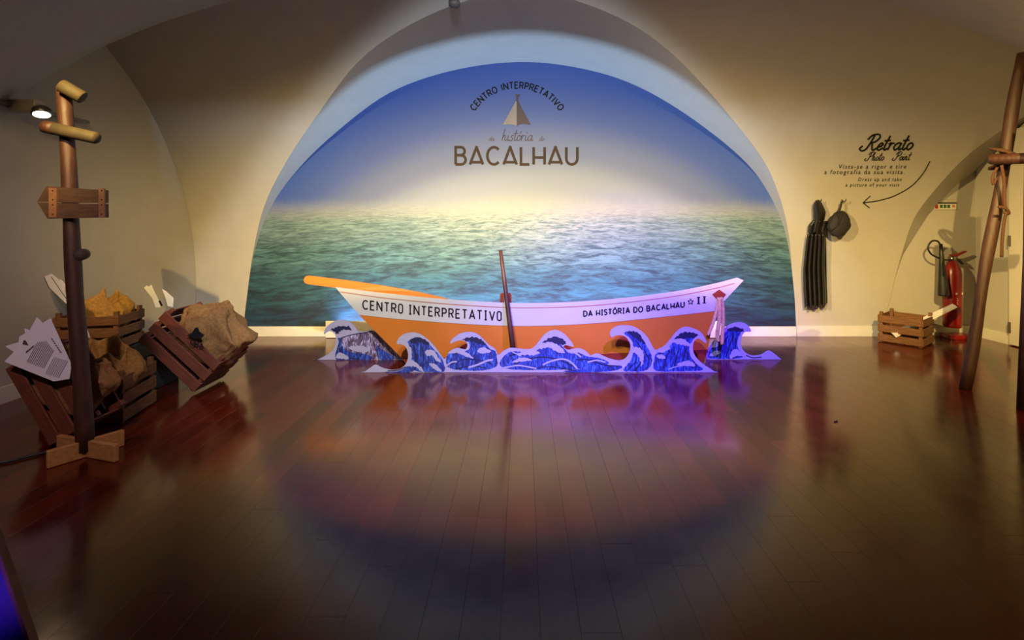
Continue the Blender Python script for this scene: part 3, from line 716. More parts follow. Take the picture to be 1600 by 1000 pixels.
prints(fw, 3.93, [
    ('wave_blue', [
        ('p', [(637, 534), (650, 527), (664, 531), (678, 546), (690, 560), (694, 580), (664, 581), (648, 579), (640, 572), (643, 560), (643, 546)]),
        ('p', [(700, 553), (712, 549), (724, 549), (733, 545), (734, 537), (728, 531), (740, 528), (756, 534), (764, 544), (774, 549), (777, 562), (776, 572), (760, 578), (734, 579), (704, 576), (697, 566)]),
        ('p', [(783, 562), (794, 551), (806, 549), (820, 551), (834, 551), (846, 540), (858, 532), (872, 534), (880, 543), (890, 552), (904, 551), (918, 557), (934, 559), (952, 567), (930, 574), (890, 577), (840, 578), (800, 577), (782, 572)]),
        ('p', [(975, 520), (988, 518), (1000, 526), (1010, 540), (1018, 556), (1017, 572), (1004, 580), (986, 580), (974, 578), (986, 562), (990, 546), (986, 530)]),
        ('p', [(1026, 552), (1042, 545), (1056, 530), (1068, 522), (1080, 524), (1084, 528), (1077, 542), (1080, 558), (1090, 570), (1098, 578), (1060, 580), (1024, 579), (1022, 564)]),
        ('p', [(600, 581), (616, 581), (630, 577), (638, 572), (646, 580), (620, 583)], .4),
        ('p', [(880, 580), (920, 575), (950, 571), (972, 572), (960, 579), (910, 582)], .4)]),
    ('wave_dark', [
        ('p', [(640, 533), (651, 526.5), (664, 530), (672, 539), (662, 537), (652, 534), (646, 538)], 1.0),
        ('p', [(722, 530.5), (738, 526.5), (752, 530.5), (760, 540), (748, 537), (736, 534)], 1.0),
        ('p', [(848, 536), (858, 528), (870, 526), (882, 532), (884, 538), (872, 538), (860, 534)], 1.0),
        ('p', [(979, 519), (990, 517), (1001, 525), (1009, 538), (1000, 533), (990, 526)], 1.0),
        ('p', [(1054, 530), (1064, 520.5), (1078, 519), (1090, 523), (1084, 528), (1072, 528), (1062, 531)], 1.0),
        ('r', [(648, 578), (650, 562), (648, 548), (646, 538)], 2.2), ('r', [(660, 580), (662, 560), (660, 542)], 1.4), ('r', [(676, 580), (680, 566), (674, 548)], 1.6),
        ('r', [(704, 570), (722, 562), (744, 562), (768, 568)], 1.6), ('r', [(712, 576), (736, 572), (760, 575)], 1.4), ('r', [(738, 560), (744, 548), (740, 536)], 1.4),
        ('r', [(800, 572), (820, 562), (846, 558), (872, 562), (900, 574)], 2.0), ('r', [(900, 562), (920, 562), (944, 570), (966, 572)], 1.8), ('r', [(796, 556), (808, 553), (820, 556)], 2.0),
        ('r', [(992, 579), (1002, 564), (1002, 546), (994, 532)], 2.0), ('r', [(980, 579), (992, 566), (995, 552)], 1.4), ('r', [(1010, 578), (1014, 564), (1008, 548)], 1.6),
        ('r', [(1036, 578), (1040, 562), (1046, 548)], 1.8), ('r', [(1052, 578), (1056, 562), (1060, 546)], 1.8), ('r', [(1068, 576), (1068, 560), (1072, 544)], 1.8), ('r', [(1082, 576), (1076, 562), (1074, 550)], 1.6),
        ('r', [(606, 579.5), (622, 578), (634, 573)], 1.4), ('r', [(830, 577), (860, 573), (900, 579)], 1.4)]),
    ('foam', [
        ('p', [(636, 572), (640, 563), (650, 566), (658, 574), (663, 582), (655, 578), (648, 573)], 1.3),
        ('p', [(664, 550), (672, 546), (680, 550), (686, 560), (690, 566), (682, 564), (676, 556), (668, 556)], 1.3),
        ('p', [(670, 568), (678, 568), (686, 574), (690, 581), (680, 578), (674, 573)], 1.2),
        ('p', [(700, 552), (710, 546), (722, 547), (732, 553), (740, 560), (728, 557), (716, 552)], 1.2),
        ('p', [(746, 548), (752, 543), (760, 544), (768, 549), (758, 552), (750, 552)], 1.2),
        ('r', [(732, 574), (746, 570), (760, 564), (770, 562)], 3.0), ('r', [(698, 571), (706, 566), (714, 565)], 2.4),
        ('p', [(836, 544), (850, 536), (864, 535), (878, 544), (882, 552), (870, 550), (858, 543), (846, 545)], 1.5),
        ('p', [(806, 556), (820, 549), (836, 547), (844, 552), (834, 555), (820, 555)], 1.4), ('p', [(800, 566), (812, 559), (824, 560), (832, 564), (820, 564), (808, 566)], 1.2),
        ('r', [(848, 570), (862, 564), (880, 561), (892, 566), (902, 576)], 2.6), ('r', [(780, 576), (796, 573), (812, 571), (838, 576)], 2.2),
        ('r', [(888, 548), (900, 552), (908, 558)], 2.6), ('r', [(918, 566), (932, 563), (946, 566)], 2.2), ('r', [(798, 548), (808, 553), (818, 550)], 1.6),
        ('p', [(986, 548), (994, 542), (1004, 548), (1006, 560), (1002, 574), (1000, 562), (994, 553)], 1.4),
        ('p', [(1026, 548), (1036, 542), (1048, 543), (1042, 548), (1034, 551)], 1.2),
        ('p', [(1048, 534), (1058, 529), (1070, 531), (1080, 540), (1070, 540), (1058, 537)], 1.4),
        ('p', [(1026, 556), (1034, 554), (1040, 560), (1030, 560)], 1.0),
        ('p', [(1058, 570), (1070, 564), (1082, 565), (1086, 572), (1074, 572)], 1.2), ('r', [(1044, 577), (1056, 573), (1068, 571)], 1.6)]),
])
right_outline = [(1104, 562), (1101, 552), (1093, 549), (1099, 538), (1106, 545), (1116.6, 531.6), (1127, 523), (1135, 511), (1147.5, 504.8), (1157.8, 503.7), (1166, 506.5), (1171, 511.5), (1173.3, 518), (1164, 519), (1159, 526.4), (1157.8, 540), (1164, 550), (1176.4, 556), (1190.8, 554), (1201, 548), (1209.4, 552), (1221, 562)]
rw = cutout('wave_cutout', 'single curling blue wave cutout standing behind the boat at its right end', right_outline, 4.30)
prints(rw, 4.30, [
    ('wave_blue', [('p', [(1128, 526), (1138, 515), (1150, 514), (1158, 518), (1153, 530), (1153, 544), (1162, 555), (1150, 560), (1110, 560), (1108, 550), (1118, 537)]), ('p', [(1096, 548), (1100, 541), (1106, 547), (1105, 552)], .4)]),
    ('wave_dark', [('p', [(1136, 516), (1148, 510), (1160, 514), (1162, 518), (1150, 518)], 1.0), ('r', [(1120, 558), (1128, 540), (1138, 524)], 1.8), ('r', [(1134, 558), (1140, 540), (1146, 524)], 1.8), ('r', [(1148, 558), (1149, 540), (1150, 528)], 1.6), ('r', [(1166, 555), (1176, 559), (1190, 558)], 1.2)]),
    ('foam', [('p', [(1140, 560), (1143, 550), (1150, 545), (1158, 550), (1164, 557), (1154, 556), (1148, 558)], 1.2), ('p', [(1108, 556), (1116, 549), (1126, 548), (1120, 555)], 1.2), ('p', [(1112, 540), (1120, 535), (1124, 539), (1116, 543)], 1.0)]),
])
left_outline = [(489, 566), (502.5, 558.8), (514.5, 552), (522, 543), (525, 531), (522.8, 521.5), (516, 517.5), (510, 519.8), (505.8, 522.8), (508.5, 513), (516, 505.5), (528, 500), (540, 501), (549, 505.5), (556, 513), (560, 518), (570, 518.3), (580, 516.8), (610, 522), (640, 545), (650, 562)]
lw = cutout('wave_cutout', 'single curling pale wave cutout standing behind the boat at its left end', left_outline, 4.29)
prints(lw, 4.29, [
    ('wave_brown', [('p', [(531, 529), (546, 524), (562, 520), (582, 519), (610, 528), (630, 548), (636, 560), (560, 563), (536, 558), (530, 548)], .5)]),
    ('wave_blue', [('p', [(524, 552), (530, 540), (528, 528), (532, 530), (536, 542), (548, 550), (574, 554), (580, 562), (540, 563), (526, 562)], .8), ('p', [(588, 540), (596, 546), (618, 560), (594, 562)], .6)]),
    ('wave_dark', [('p', [(516, 515.5), (524, 512), (534, 509), (544, 510), (550, 516), (540, 515), (532, 518), (526, 521), (521, 517)], 1.5), ('r', [(530, 560), (527, 548), (530, 536)], 1.8), ('r', [(524, 566), (540, 560), (560, 561)], 1.5), ('r', [(531, 529), (550, 523), (582, 517.5)], 1.2)]),
    ('foam', [('p', [(524, 558), (530, 551), (538, 553), (545, 560), (534, 561)], 1.2), ('p', [(544, 543), (560, 540), (576, 544), (572, 550), (556, 549)], .8)]),
])
# low white box behind the boat along the baseboard
bx0, bx1 = at(509, 500, 5.1).x, at(1130, 500, 5.1).x
lb_o = thing('strip_light', 'low white channel lamp lying along the wall behind the boat', 'lamp', ((bx0 + bx1) / 2, 5.13, 0))
bxc = (bx0 + bx1) / 2; bxl = bx1 - bx0
MB().box((bxc, 5.135, .044), (bxl, .08, .082), bev=.003).build('base', 'white_paint', lb_o)
MB().box((bxc, 5.101, .128), (bxl, .012, .086), bev=.002).build('front_lip', 'white_paint', lb_o)
for q_ in (bx0 + .006, bx1 - .006): MB().box((q_, 5.14, .11), (.012, .066, .05), bev=.002).build('end_cap', 'white_paint', lb_o)

# ================================================================== CRATES
def make_crate(name, label, loc, rot, L, W, Hh, mat='crate', nslat=3, group='wooden slatted crates'):
    c = thing(name, label, 'crate', loc, rot, group)
    sh = Hh / nslat * .74; t = .010; ps = .028
    post = MB().box((0, 0, 0), (ps, ps, Hh + .02), bev=.002)
    pm_ = None
    for sx in (-1, 1):
        for sy in (-1, 1):
            o = post.build('corner_post', mat, c, False) if pm_ is None else link(bpy.data.objects.new('corner_post', pm_), c)
            pm_ = o.data; o.location = (sx * (L / 2 - ps / 2 - t), sy * (W / 2 - ps / 2 - t), Hh / 2 + .01)
    a = MB().box((0, 0, 0), (L, t, sh), bev=.0015); b = MB().box((0, 0, 0), (t, W - 2 * t - .002, sh), bev=.0015); fl = MB().box((0, 0, 0), (L - 2 * t - .002, W / 5 * .85, .009), bev=.001)
    am = bmm = fm = None
    for k in range(nslat):
        z = Hh / nslat * (k + .5)
        for s in (-1, 1):
            o = a.build('slat', mat, c, False) if am is None else link(bpy.data.objects.new('slat', am), c); am = o.data
            o.location = (0, s * (W / 2 - t / 2), z); o.rotation_euler = (0, R_(random.uniform(-.5, .5)), 0)
            o = b.build('slat', mat, c, False) if bmm is None else link(bpy.data.objects.new('slat', bmm), c); bmm = o.data
            o.location = (s * (L / 2 - t / 2), 0, z)
    for k in range(5):
        o = fl.build('floor_slat', mat, c, False) if fm is None else link(bpy.data.objects.new('floor_slat', fm), c); fm = o.data
        o.location = (0, -W / 2 + t + (W - 2 * t) / 5 * (k + .5), .008)
    return c
near = Vector((-2.28, 2.92)); ang = R_(10); ex = Vector((math.cos(ang), math.sin(ang))); ey = Vector((-ex.y, ex.x))
c1 = near - ex * .21 + ey * .18
make_crate('crate', 'upright slatted crate on the floor just behind the signpost, holding an ochre sack', (c1.x, c1.y, 0), (0, 0, ang), .42, .36, .28)
near2 = Vector((-2.80, 3.54)); c2 = near2 - ex * .2 + ey * .17
make_crate('crate', 'upright slatted crate by the left wall, highest of the pile, on a black box', (c2.x, c2.y, .262), (0, 0, ang), .40, .33, .25)
bb = MB().box((c2.x - .02, c2.y + .0, .13), (.46, .40, .258), Matrix.Rotation(ang, 3, 'Z'), bev=.006).build('storage_box', 'black_matte')
tag(bb, 'black box standing under the highest crate by the left wall', 'box')
pbx = MB().box((-2.64, 3.62, .125), (.22, .30, .248), bev=.005).build('prop_box', 'black_matte'); tag(pbx, 'black box propping up the tilted reddish crate', 'box')
tl = R_(43); W3 = .34
make_crate('crate', 'tilted reddish slatted crate leaning on its corner, with a printed sack bulging out', (-2.40, 3.60, .180), (0, tl, 0), .51, W3, .29, 'crate_dark')
ta = R_(60); LA = .45
make_crate('crate', 'steeply tilted crate at the far left, full of white printed cards', (-2.41 - LA / 2 * math.cos(ta), 2.70, .012 + LA / 2 * math.sin(ta)), (0, ta, 0), LA, .21, .27, 'crate_dark')
tr = R_(38)
e1 = Vector((-math.sin(tr), math.cos(tr))); e2 = Vector((math.cos(tr), math.sin(tr)))
c4 = Vector((3.66, 4.68)) + e1 * .18 + e2 * .17
make_crate('crate', 'low slatted crate standing alone by the right wall under the fire extinguisher', (c4.x, c4.y, 0), (0, 0, tr), .34, .36, .27)

# sacks
def sack(name, label, c, rad, seed, mat, rot=(0, 0, 0), fold=.10, mouth=.55):
    """open-mouthed burlap sack: gathered rim, slumped shoulders, vertical folds"""
    c = Vector(c); V = []; Fc = []; nu = 96
    Rm = Matrix.Rotation(rot[2], 3, 'Z') @ Matrix.Rotation(rot[1], 3, 'Y') @ Matrix.Rotation(rot[0], 3, 'X')
    prof = [tuple(q) for q in catmull([Vector(p) for p in [(mouth * .35, .45), (mouth * .75, .62), (mouth, .92), (mouth + .12, 1.0), (mouth + .22, .86), (.92, .62), (1.0, .34), (.97, 0), (.95, -.4), (.90, -.8), (.6, -.95), (.05, -1.0)]], 5)]
    for j, (r, z) in enumerate(prof):
        k = 1.0 if z > .2 else max(.2, .85 + z)
        for i in range(nu):
            ph = 2 * math.pi * i / nu; cx, sx_ = math.cos(ph), math.sin(ph)
            p3 = Vector((cx * r, sx_ * r, z * .55))
            wrp = noise.noise(p3 * 1.3 + Vector((seed, 0, seed)))
            cr1 = 1 - 2.6 * abs(noise.noise(Vector((p3.x * 1.5 + wrp * .5 + seed, p3.y * 1.5 - seed, p3.z * 2.4))))
            cr2 = 1 - 2.6 * abs(noise.noise(Vector((p3.x * 3.2 - seed + wrp, p3.y * 3.2, p3.z * 4.6 + wrp))))
            lump = noise.noise(Vector((cx * .8 + seed * 2, sx_ * .8, z * .9 + seed)))
            f = 1 + fold * k * (cr1 * 1.35 + cr2 * .55 + lump * 2.0)
            e = .72 if z < .6 else .9
            ux = math.copysign(abs(cx) ** e, cx); uy = math.copysign(abs(sx_) ** e, sx_)
            zz = z + (.42 * noise.noise(Vector((cx * 1.0 + seed, sx_ * 1.0, 3.3))) + .14 * noise.noise(Vector((cx * 2.7 + seed, sx_ * 2.7, 7.1)))) * max(0, min(1, (z - .2) / .5))
            V.append(c + Rm @ Vector((ux * r * rad[0] * f, uy * r * rad[1] * f, zz * rad[2])))
    n = len(prof)
    for j in range(n - 1):
        for i in range(nu):
            i2 = (i + 1) % nu; Fc.append((j * nu + i, j * nu + i2, (j + 1) * nu + i2, (j + 1) * nu + i))
    Fc.append(tuple(range(nu))); Fc.append(tuple((n - 1) * nu + i for i in range(nu))[::-1])
    r = thing(name, label, 'sack', tuple(c - Vector((0, 0, rad[2]))), group='burlap sacks')
    mesh_obj('sack_body', V, Fc, mat, r, smooth=True)
    return r
s1 = sack('sack', 'ochre burlap sack slumped in the upright crate behind the signpost', (c1.x + .02, c1.y - .01, .22), (.165, .13, .19), 1.3, 'burlap', rot=(R_(12), R_(10), 0), fold=.12, mouth=.50)
s2 = sack('sack', 'ochre burlap sack rising from the highest crate by the left wall', (c2.x + .02, c2.y, .46), (.145, .115, .185), 4.1, 'burlap', rot=(0, R_(14), 0), fold=.13, mouth=.25)
s3c = Vector((-2.40, 3.60, .18)) + Vector((math.sin(tl), 0, math.cos(tl))) * .30 + Vector((.03, 0, -.02))
s3 = sack('sack', 'tan burlap sack with a black fish-tail print bulging from the tilted crate', s3c, (.205, .14, .20), 2.2, 'burlap2', rot=(0, R_(25), 0), fold=.12, mouth=.22)
pd = 3.398
MB().prism([at(*p, pd) for p in [(305, 512), (309, 512), (311, 518), (319, 524), (313, 530), (301, 529), (292, 524), (300, 520)]], (0, .004, 0)).build('print', 'ink', s3)
line_text('print', 'GRA', CAPS, 298, 318, 538, 545, 8, 1.6, lambda x, y: at(x, y, pd), 'ink', s3, gap=.25)
s4 = sack('sack', 'brown burlap sack spilling from the steeply tilted crate under the white cards', (-2.38, 2.70, .32), (.17, .08, .15), 6.4, 'burlap2', rot=(0, R_(25), 0), fold=.13, mouth=.5)

# printed cards
def card(label, pts, d0, slope=(0, 0), mat='paper', group='white printed cards'):
    """card cut to an outline: distance d0 at its first corner, sloping in depth (m per pixel)"""
    P = [at(x, y, d0 + slope[0] * (x - pts[0][0]) + slope[1] * (y - pts[0][1])) for x, y in pts]
    cm = sum(P, Vector()) / len(P)
    r = thing('printed_card', label, 'card', tuple(cm), group=group)
    MB().prism(P, (0, .004, 0)).build('sheet', mat, r)
    return r, (lambda x, y: at(x, y, d0 + slope[0] * (x - pts[0][0]) + slope[1] * (y - pts[0][1]) - .002))
k1, m1 = card('front white card with printed text lines, fanned over the far-left crate', [(6.7, 565), (28, 543), (30, 526), (55, 512), (78, 497.5), (111, 570), (108, 592), (84, 596)], 2.52, (.0004, -.0004))
mb = MB()
u = Vector((.48, -.88)); v = Vector((.88, .48))
for i in range(11):
    o = Vector((42, 566)) + Vector((2.6, .95)) * i
    ribbon(mb, [tuple(o), tuple(o + u * (42 - abs(i - 4) * 1.6))], .8, m1)
mb.build('text_lines', 'ink_grey', k1)
mb = MB()
for i in range(8):
    o = Vector((71, 584)) + Vector((2.9, .9)) * i
    ribbon(mb, [tuple(o), tuple(o + u * 30)], .6, m1)
mb.build('text_lines', 'ink_faint', k1)
mb = MB()
for i in range(7):
    o = Vector((80, 529)) + Vector((2.2, 3.4)) * i
    ribbon(mb, [tuple(o), tuple(o + v * 3.4)], 1.5, m1)
mb.build('heading_print', 'ink_grey', k1)
MB().flat([m1(*p) for p in [(37, 531), (41, 533), (44.5, 540), (40, 539), (35, 538)]]).build('logo_print', 'ink_grey', k1)
line_text('logo_print', 'BQCQLHQU', CAPS, 41, 53, 552, 542, 3, .7, m1, 'ink_grey', k1, gap=.26)
card('white card with a pointed top, second in the fan on the far-left crate', [(40, 528), (57, 496), (69, 508), (86, 540), (66, 575), (46, 560)], 2.56, (.0004, -.0004))
card('white card pointing left, lowest of the fan on the far-left crate', [(8, 541), (27, 535), (50, 530), (60, 560), (25, 552)], 2.58, (.0004, -.0004))
card('white card with only a small tip showing in the fan on the far-left crate', [(38, 513.5), (48, 517), (60, 540), (44, 545)], 2.60, (.0004, -.0004))
def tail(pts, lab, d, sl=(0, 0)):
    r, mp = card(lab, pts, d, sl); return r
t_a = tail([(69, 432), (72, 431), (80, 428), (88, 434), (100, 450), (106, 478), (100, 474), (86, 460), (76, 450)], 'white fish-tail card with a dark edge rising from the highest crate, left one', 3.44)
mb = MB(); ribbon(mb, [(69, 433), (76, 449), (88, 461), (104, 476)], 1.2, lambda x, y: at(x, y, 3.437)); ribbon(mb, [(80, 432), (92, 450), (106, 470)], 1.0, lambda x, y: at(x, y, 3.437)); mb.build('dark_edge', 'ink', t_a)
tail([(92, 436), (96, 438), (108, 452), (112, 474), (106, 472), (98, 452)], 'white fish-tail card rising from the highest crate, half hidden by the signpost', 3.47)
tail([(128, 497), (131, 500), (139, 524), (147, 548), (140, 552), (130, 540)], 'narrow white card standing between the signpost and the highest crate', 3.10)
tail([(225, 450), (229, 446), (232, 448), (236, 445), (241, 456), (249, 472), (251, 480), (243, 480), (238, 466)], 'white fish-tail card with a notched top on the tilted crate, left one', 3.47)
tail([(253, 451.5), (260, 456), (271, 466), (270, 480), (262, 478), (258, 464)], 'white fish-tail card on the tilted crate, right one beside the sack mouth', 3.49)
MB().tube([at(249, 470, 3.46), at(253, 478, 3.46)], .006, 8).build('stick', 'ink', None)
st = bpy.data.objects['stick']; tag(st, 'short black stick poking from the sack on the tilted crate', 'stick')
# board leaning inside the right-hand crate
A = Vector((c4.x - .12, c4.y - .02, .03)); Bq = at(1495, 478.5, 4.98)
q = MB(); q.prism([at(1396, 523, 4.83), at(1400, 527.5, 4.83), at(1496, 480.5, 4.88), at(1494, 478.0, 4.88)], (.015, .06, .012)); lbd = q.build('leaning_card', 'paper')
tag(lbd, 'white card with dark face leaning out of the crate by the right wall', 'card')
# stray red slat and cable on the floor at the left
rs = MB().box((-2.62, 3.32, .012), (.26, .06, .018), Matrix.Rotation(R_(18), 3, 'Z'), bev=.002).build('loose_slat', 'crate_dark'); tag(rs, 'loose reddish slat lying on the floor under the tilted crate', 'slat')
cb = MB().tube([tuple(p) for p in catmull([(-2.75, 2.35, .008), (-2.5, 2.43, .008), (-2.42, 2.50, .008), (-2.36, 2.58, .008), (-2.40, 2.66, .008)], 8)], .007, 8).build('cable', 'black', smooth=True); tag(cb, 'black cable lying on the floor at the left edge', 'cable')
db = MB().box(tuple(at(1306, 659.3, 2.955) + Vector((0, 0, .004))), (.024, .006, .005), Matrix.Rotation(.3, 3, 'Z')).build('wood_chip', 'black'); tag(db, 'tiny dark chip lying on the floor in front of the hanging coat', 'chip')

# ================================================================== SIGNPOST
SD = 2.55
sg = thing('signpost', 'brown wooden signpost with log stubs and an arrow board on a cross foot', 'signpost', (at(133, 700, SD).x, SD, 0))
pt, pb = at(99, 137, SD), at(133, 690, SD - .03); pb.z = .03
PP = [pt.lerp(pb, t) + Vector((.004 * math.sin(t * 9), 0, 0)) for t in [i / 14 for i in range(15)]]
MB().tube(PP, [.030 + .008 * i / 14 + .0015 * math.sin(i * 2.1) for i in range(15)], 14).build('post', 'pole', sg, smooth=True)
def stub(a, b, r, point):
    P = [a, a.lerp(b, .12), a.lerp(b, .2), b.lerp(a, .04), b] if point else [a, a.lerp(b, .03), b.lerp(a, .03), b]
    rr_ = [.004, r * .8, r, r, r * .85] if point else [r * .9, r, r, r * .85]
    return MB().tube(P, rr_, 14)
stub(at(95, 133, SD - .05), at(130, 153, SD - .02), .033, False).build('log_stub', 'log', sg, smooth=True)
lg = stub(at(66, 197, SD - .055), at(152, 216, SD - .05), .030, True).build('log_stub', 'log', sg, smooth=True)
stub(at(66, 197, SD - .056), at(86, 201.5, SD - .0555), .031, True).build('pointed_tip', 'pole', lg, smooth=True)
stub(at(126, 398, SD - .16), at(131, 397, SD + .10), .028, False).build('log_stub', 'log', sg, smooth=True)
bd = SD - .065
def px_prism(pts, d, th): return MB().prism([at(*p, d) for p in pts], (0, th, 0))
px_prism([(72, 291), (165, 297), (165, 317), (118, 316.6), (58, 315)], bd, .018).build('board_plank', 'board', sg)
px_prism([(58, 316), (118, 318), (165, 318.4), (165.5, 340), (74, 341.5)], bd, .018).build('board_plank', 'board', sg)
for xs in ((76, 88), (154, 163)):
    cl = px_prism([(xs[0], 293.5), (xs[1], 294.5), (xs[1], 340), (xs[0], 340)], bd - .009, .009).build('cleat', 'cleat', sg)
    for yy in (298, 312, 320, 335):
        p = at((xs[0] + xs[1]) / 2, yy, bd - .0105); MB().tube([p, p + Vector((0, .003, 0))], .0035, 8).build('nail', 'ink', cl)
fc = Vector((-2.145, 2.52, 0))
for a_, z_ in ((R_(57), 0), (R_(-17), 0)):
    MB().box(fc + Vector((0, 0, .042)), (.30 if a_ > 0 else .40, .024, .08), Matrix.Rotation(a_, 3, 'Z'), bev=.002).build('foot_board', 'pine', sg)

# ================================================================== POLE FRAME (right)
pf = thing('pole_frame', 'frame of slanted brown poles lashed with rope at the right edge', 'pole frame', (3.06, 3.54, 0))
pa, pq = at(1508, 606, 3.54), at(1598, 84, 3.54)
pa.z = .0
PP = [pa.lerp(pq, i / 16) + Vector((.006 * math.sin(i * .8), 0, 0)) for i in range(17)]
MB().tube(PP, [.035 + .003 * math.sin(i * 1.1) for i in range(17)], 14).build('pole', 'pole', pf, smooth=True)
pa2 = at(1600, 638, 3.15); pa2.z = 0
MB().tube([pa2, pa2 + Vector((.06, .02, .9)), pa2 + Vector((.10, .05, 1.85))], [.036, .036, .033], 14).build('pole', 'pole', pf, smooth=True)
pc = at(1545, 249, 3.47); pe = at(1660, 246, 3.16)
MB().tube([pc, pc.lerp(pe, .04), pc.lerp(pe, .5), pe], [.028, .036, .036, .034], 14).build('crossbar', 'pole', pf, smooth=True)
jn = at(1562, 247, 3.5)
tw = []
for i in range(60):
    a = i / 60 * 2 * math.pi * 5; tw.append(jn + Vector((.062 * math.cos(a) * (.7 + .3 * math.sin(a * .37)), -.02 + .075 * math.sin(a), .07 * math.sin(a * .5 + .6))))
MB().tube(tw, .009, 6).build('lashing', 'rope_dark', pf, smooth=True)
hr = [at(1565, 258, 3.40), at(1569, 285, 3.40), at(1570, 320, 3.41), at(1573, 330, 3.41), at(1569, 345, 3.42), at(1566, 375, 3.42), at(1565, 402, 3.42)]
MB().tube([tuple(p) for p in catmull(hr, 6)], .009, 8).build('rope_end', 'rope_dark', pf, smooth=True)
MB().tube([tuple(p) for p in catmull([at(1560, 323, 3.41), at(1572, 326, 3.40), at(1576, 334, 3.41), at(1567, 331, 3.42)], 5)], .010, 8).build('rope_knot', 'rope_dark', pf, smooth=True)
MB().tube([tuple(p) for p in catmull([at(1558, 262, 3.42), at(1551, 276, 3.42), at(1552, 288, 3.42), at(1557, 278, 3.42)], 5)], .008, 8).build('rope_end', 'rope_dark', pf, smooth=True)

# ================================================================== COAT AND CAP
def hook(px, py, label):
    p = hit(px, py, shell_y, .0); h = thing('wall_hook', label, 'hook', tuple(p), group='wall hooks')
    MB().tube([p + Vector((0, .004, .012)), p + Vector((0, -.01, .012))], .014, 12).build('plate', 'metal', h)
    MB().tube([tuple(q) for q in catmull([p + Vector((0, -.005, .012)), p + Vector((0, -.045, .006)), p + Vector((0, -.065, .012)), p + Vector((0, -.07, .03))], 5)], .005, 8).build('peg', 'metal', h)
hook(1277, 316, 'small metal wall hook holding the black oilskin coat')
hook(1315, 316, 'small metal wall hook holding the dark cap')
coat = thing('oilskin_coat', 'long black pleated oilskin coat hanging from a hook beside the mural', 'coat', tuple(at(1275, 480, 5.0)))
def cloth(rows, folds, amp, dep, base):
    """rows: (y, xleft, xright) in photo pixels; pleated sheet with thickness, hanging off the wall"""
    V = []; Fc = []; nu = 48; P = []
    for (y0, a0, b0), (y1, a1, b1) in zip(rows, rows[1:]):
        for k in range(6): t = k / 6; P.append((y0 + (y1 - y0) * t, a0 + (a1 - a0) * t, b0 + (b1 - b0) * t))
    P.append(rows[-1])
    for y, a, b in P:
        for i in range(nu + 1):
            u = i / nu; px = a + (b - a) * u; o = base + dep * math.sin(math.pi * u) ** .6 + amp * math.sin(u * folds * 2 * math.pi + .6 * math.sin(y * .05))
            yy = y + (2.5 * math.sin(u * folds * 4) + 6 * (u - .4)) * (-1 if 1 else 1) * max(0, (y - rows[-2][0]) / max(1, rows[-1][0] - rows[-2][0]))
            V.append(hit(px, yy, shell_y, o))
    n = nu + 1; m_ = len(V); 
    for j in range(len(P) - 1):
        for i in range(nu): a = j * n + i; Fc.append((a, a + 1, a + n + 1, a + n))
    return V, Fc
V, Fc = cloth([(366, 1262, 1290), (380, 1260, 1291), (420, 1256, 1291.5), (450, 1256, 1292), (470, 1257, 1292), (479, 1258, 1292)], 5, .022, .05, .06)
o = mesh_obj('coat_body', V, Fc, 'oilskin', coat, smooth=True); m_ = o.modifiers.new('thick', 'SOLIDIFY'); m_.thickness = .006
V, Fc = cloth([(345, 1270, 1294), (352, 1264, 1295), (362, 1263, 1292), (372, 1268, 1292)], 3, .015, .04, .05)
o = mesh_obj('collar', V, Fc, 'oilskin', coat, smooth=True); m_ = o.modifiers.new('thick', 'SOLIDIFY'); m_.thickness = .006
V, Fc = cloth([(313, 1276, 1279), (318, 1272.5, 1283), (326, 1271.5, 1287), (332, 1272, 1289), (342, 1272, 1287), (352, 1270, 1283), (366, 1268, 1280)], 1, .008, .05, .05)
o = mesh_obj('hood', V, Fc, 'oilskin', coat, smooth=True); m_ = o.modifiers.new('thick', 'SOLIDIFY'); m_.thickness = .008
capr = thing('cap', 'dark soft cap hanging from a hook right of the oilskin coat', 'cap', tuple(at(1311, 372, 5.0)))
cc = hit(1311, 350, shell_y, .085); V = []; Fc = []; nu, nv = 40, 24
for j in range(nv + 1):
    th = math.pi * (.01 + .98 * j / nv)
    for i in range(nu):
        ph = 2 * math.pi * i / nu; n = Vector((math.sin(th) * math.cos(ph), math.cos(th), math.sin(th) * math.sin(ph)))
        prof_ = lerp_table([(-3.15, 17), (-2.6, 19), (-2.0, 21), (-1.57, 20), (-.9, 17.5), (-.3, 17), (.3, 17), (.9, 20.5), (1.3, 21.5), (1.7, 19), (2.2, 17), (2.8, 16), (3.15, 17)], math.atan2(n.z, n.x)) if math.sin(th) > .05 else 18
        r0 = prof_ / F * cc.y * (1 + .10 * noise.noise(n * 2.5) + .05 * noise.noise(n * 6))
        V.append(cc + Vector((n.x * r0 * 1.0, n.y * .055, n.z * r0)))
for j in range(nv):
    for i in range(nu): i2 = (i + 1) % nu; Fc.append((j * nu + i, j * nu + i2, (j + 1) * nu + i2, (j + 1) * nu + i))
mesh_obj('crown', V, Fc, 'cap', capr, smooth=True)
MB().tube([tuple(q) for q in catmull([hit(1309, 332, shell_y, .09), hit(1313, 325, shell_y, .075), hit(1315, 315, shell_y, .06)], 5)], [.012] * 5 + [.009] * 6, 8).build('hanging_loop', 'cap', capr, smooth=True)
MB().tube([tuple(q) for q in catmull([hit(a, b, shell_y, .145) for a, b in [(1298, 360), (1308, 352), (1312, 340), (1310, 330)]], 5)], .005, 6).build('seam', 'cap', capr, smooth=True)
MB().tube([tuple(q) for q in catmull([hit(a, b, shell_y, .14) for a, b in [(1310, 345), (1312, 358), (1311, 370)]], 5)], .005, 6).build('seam', 'cap', capr, smooth=True)

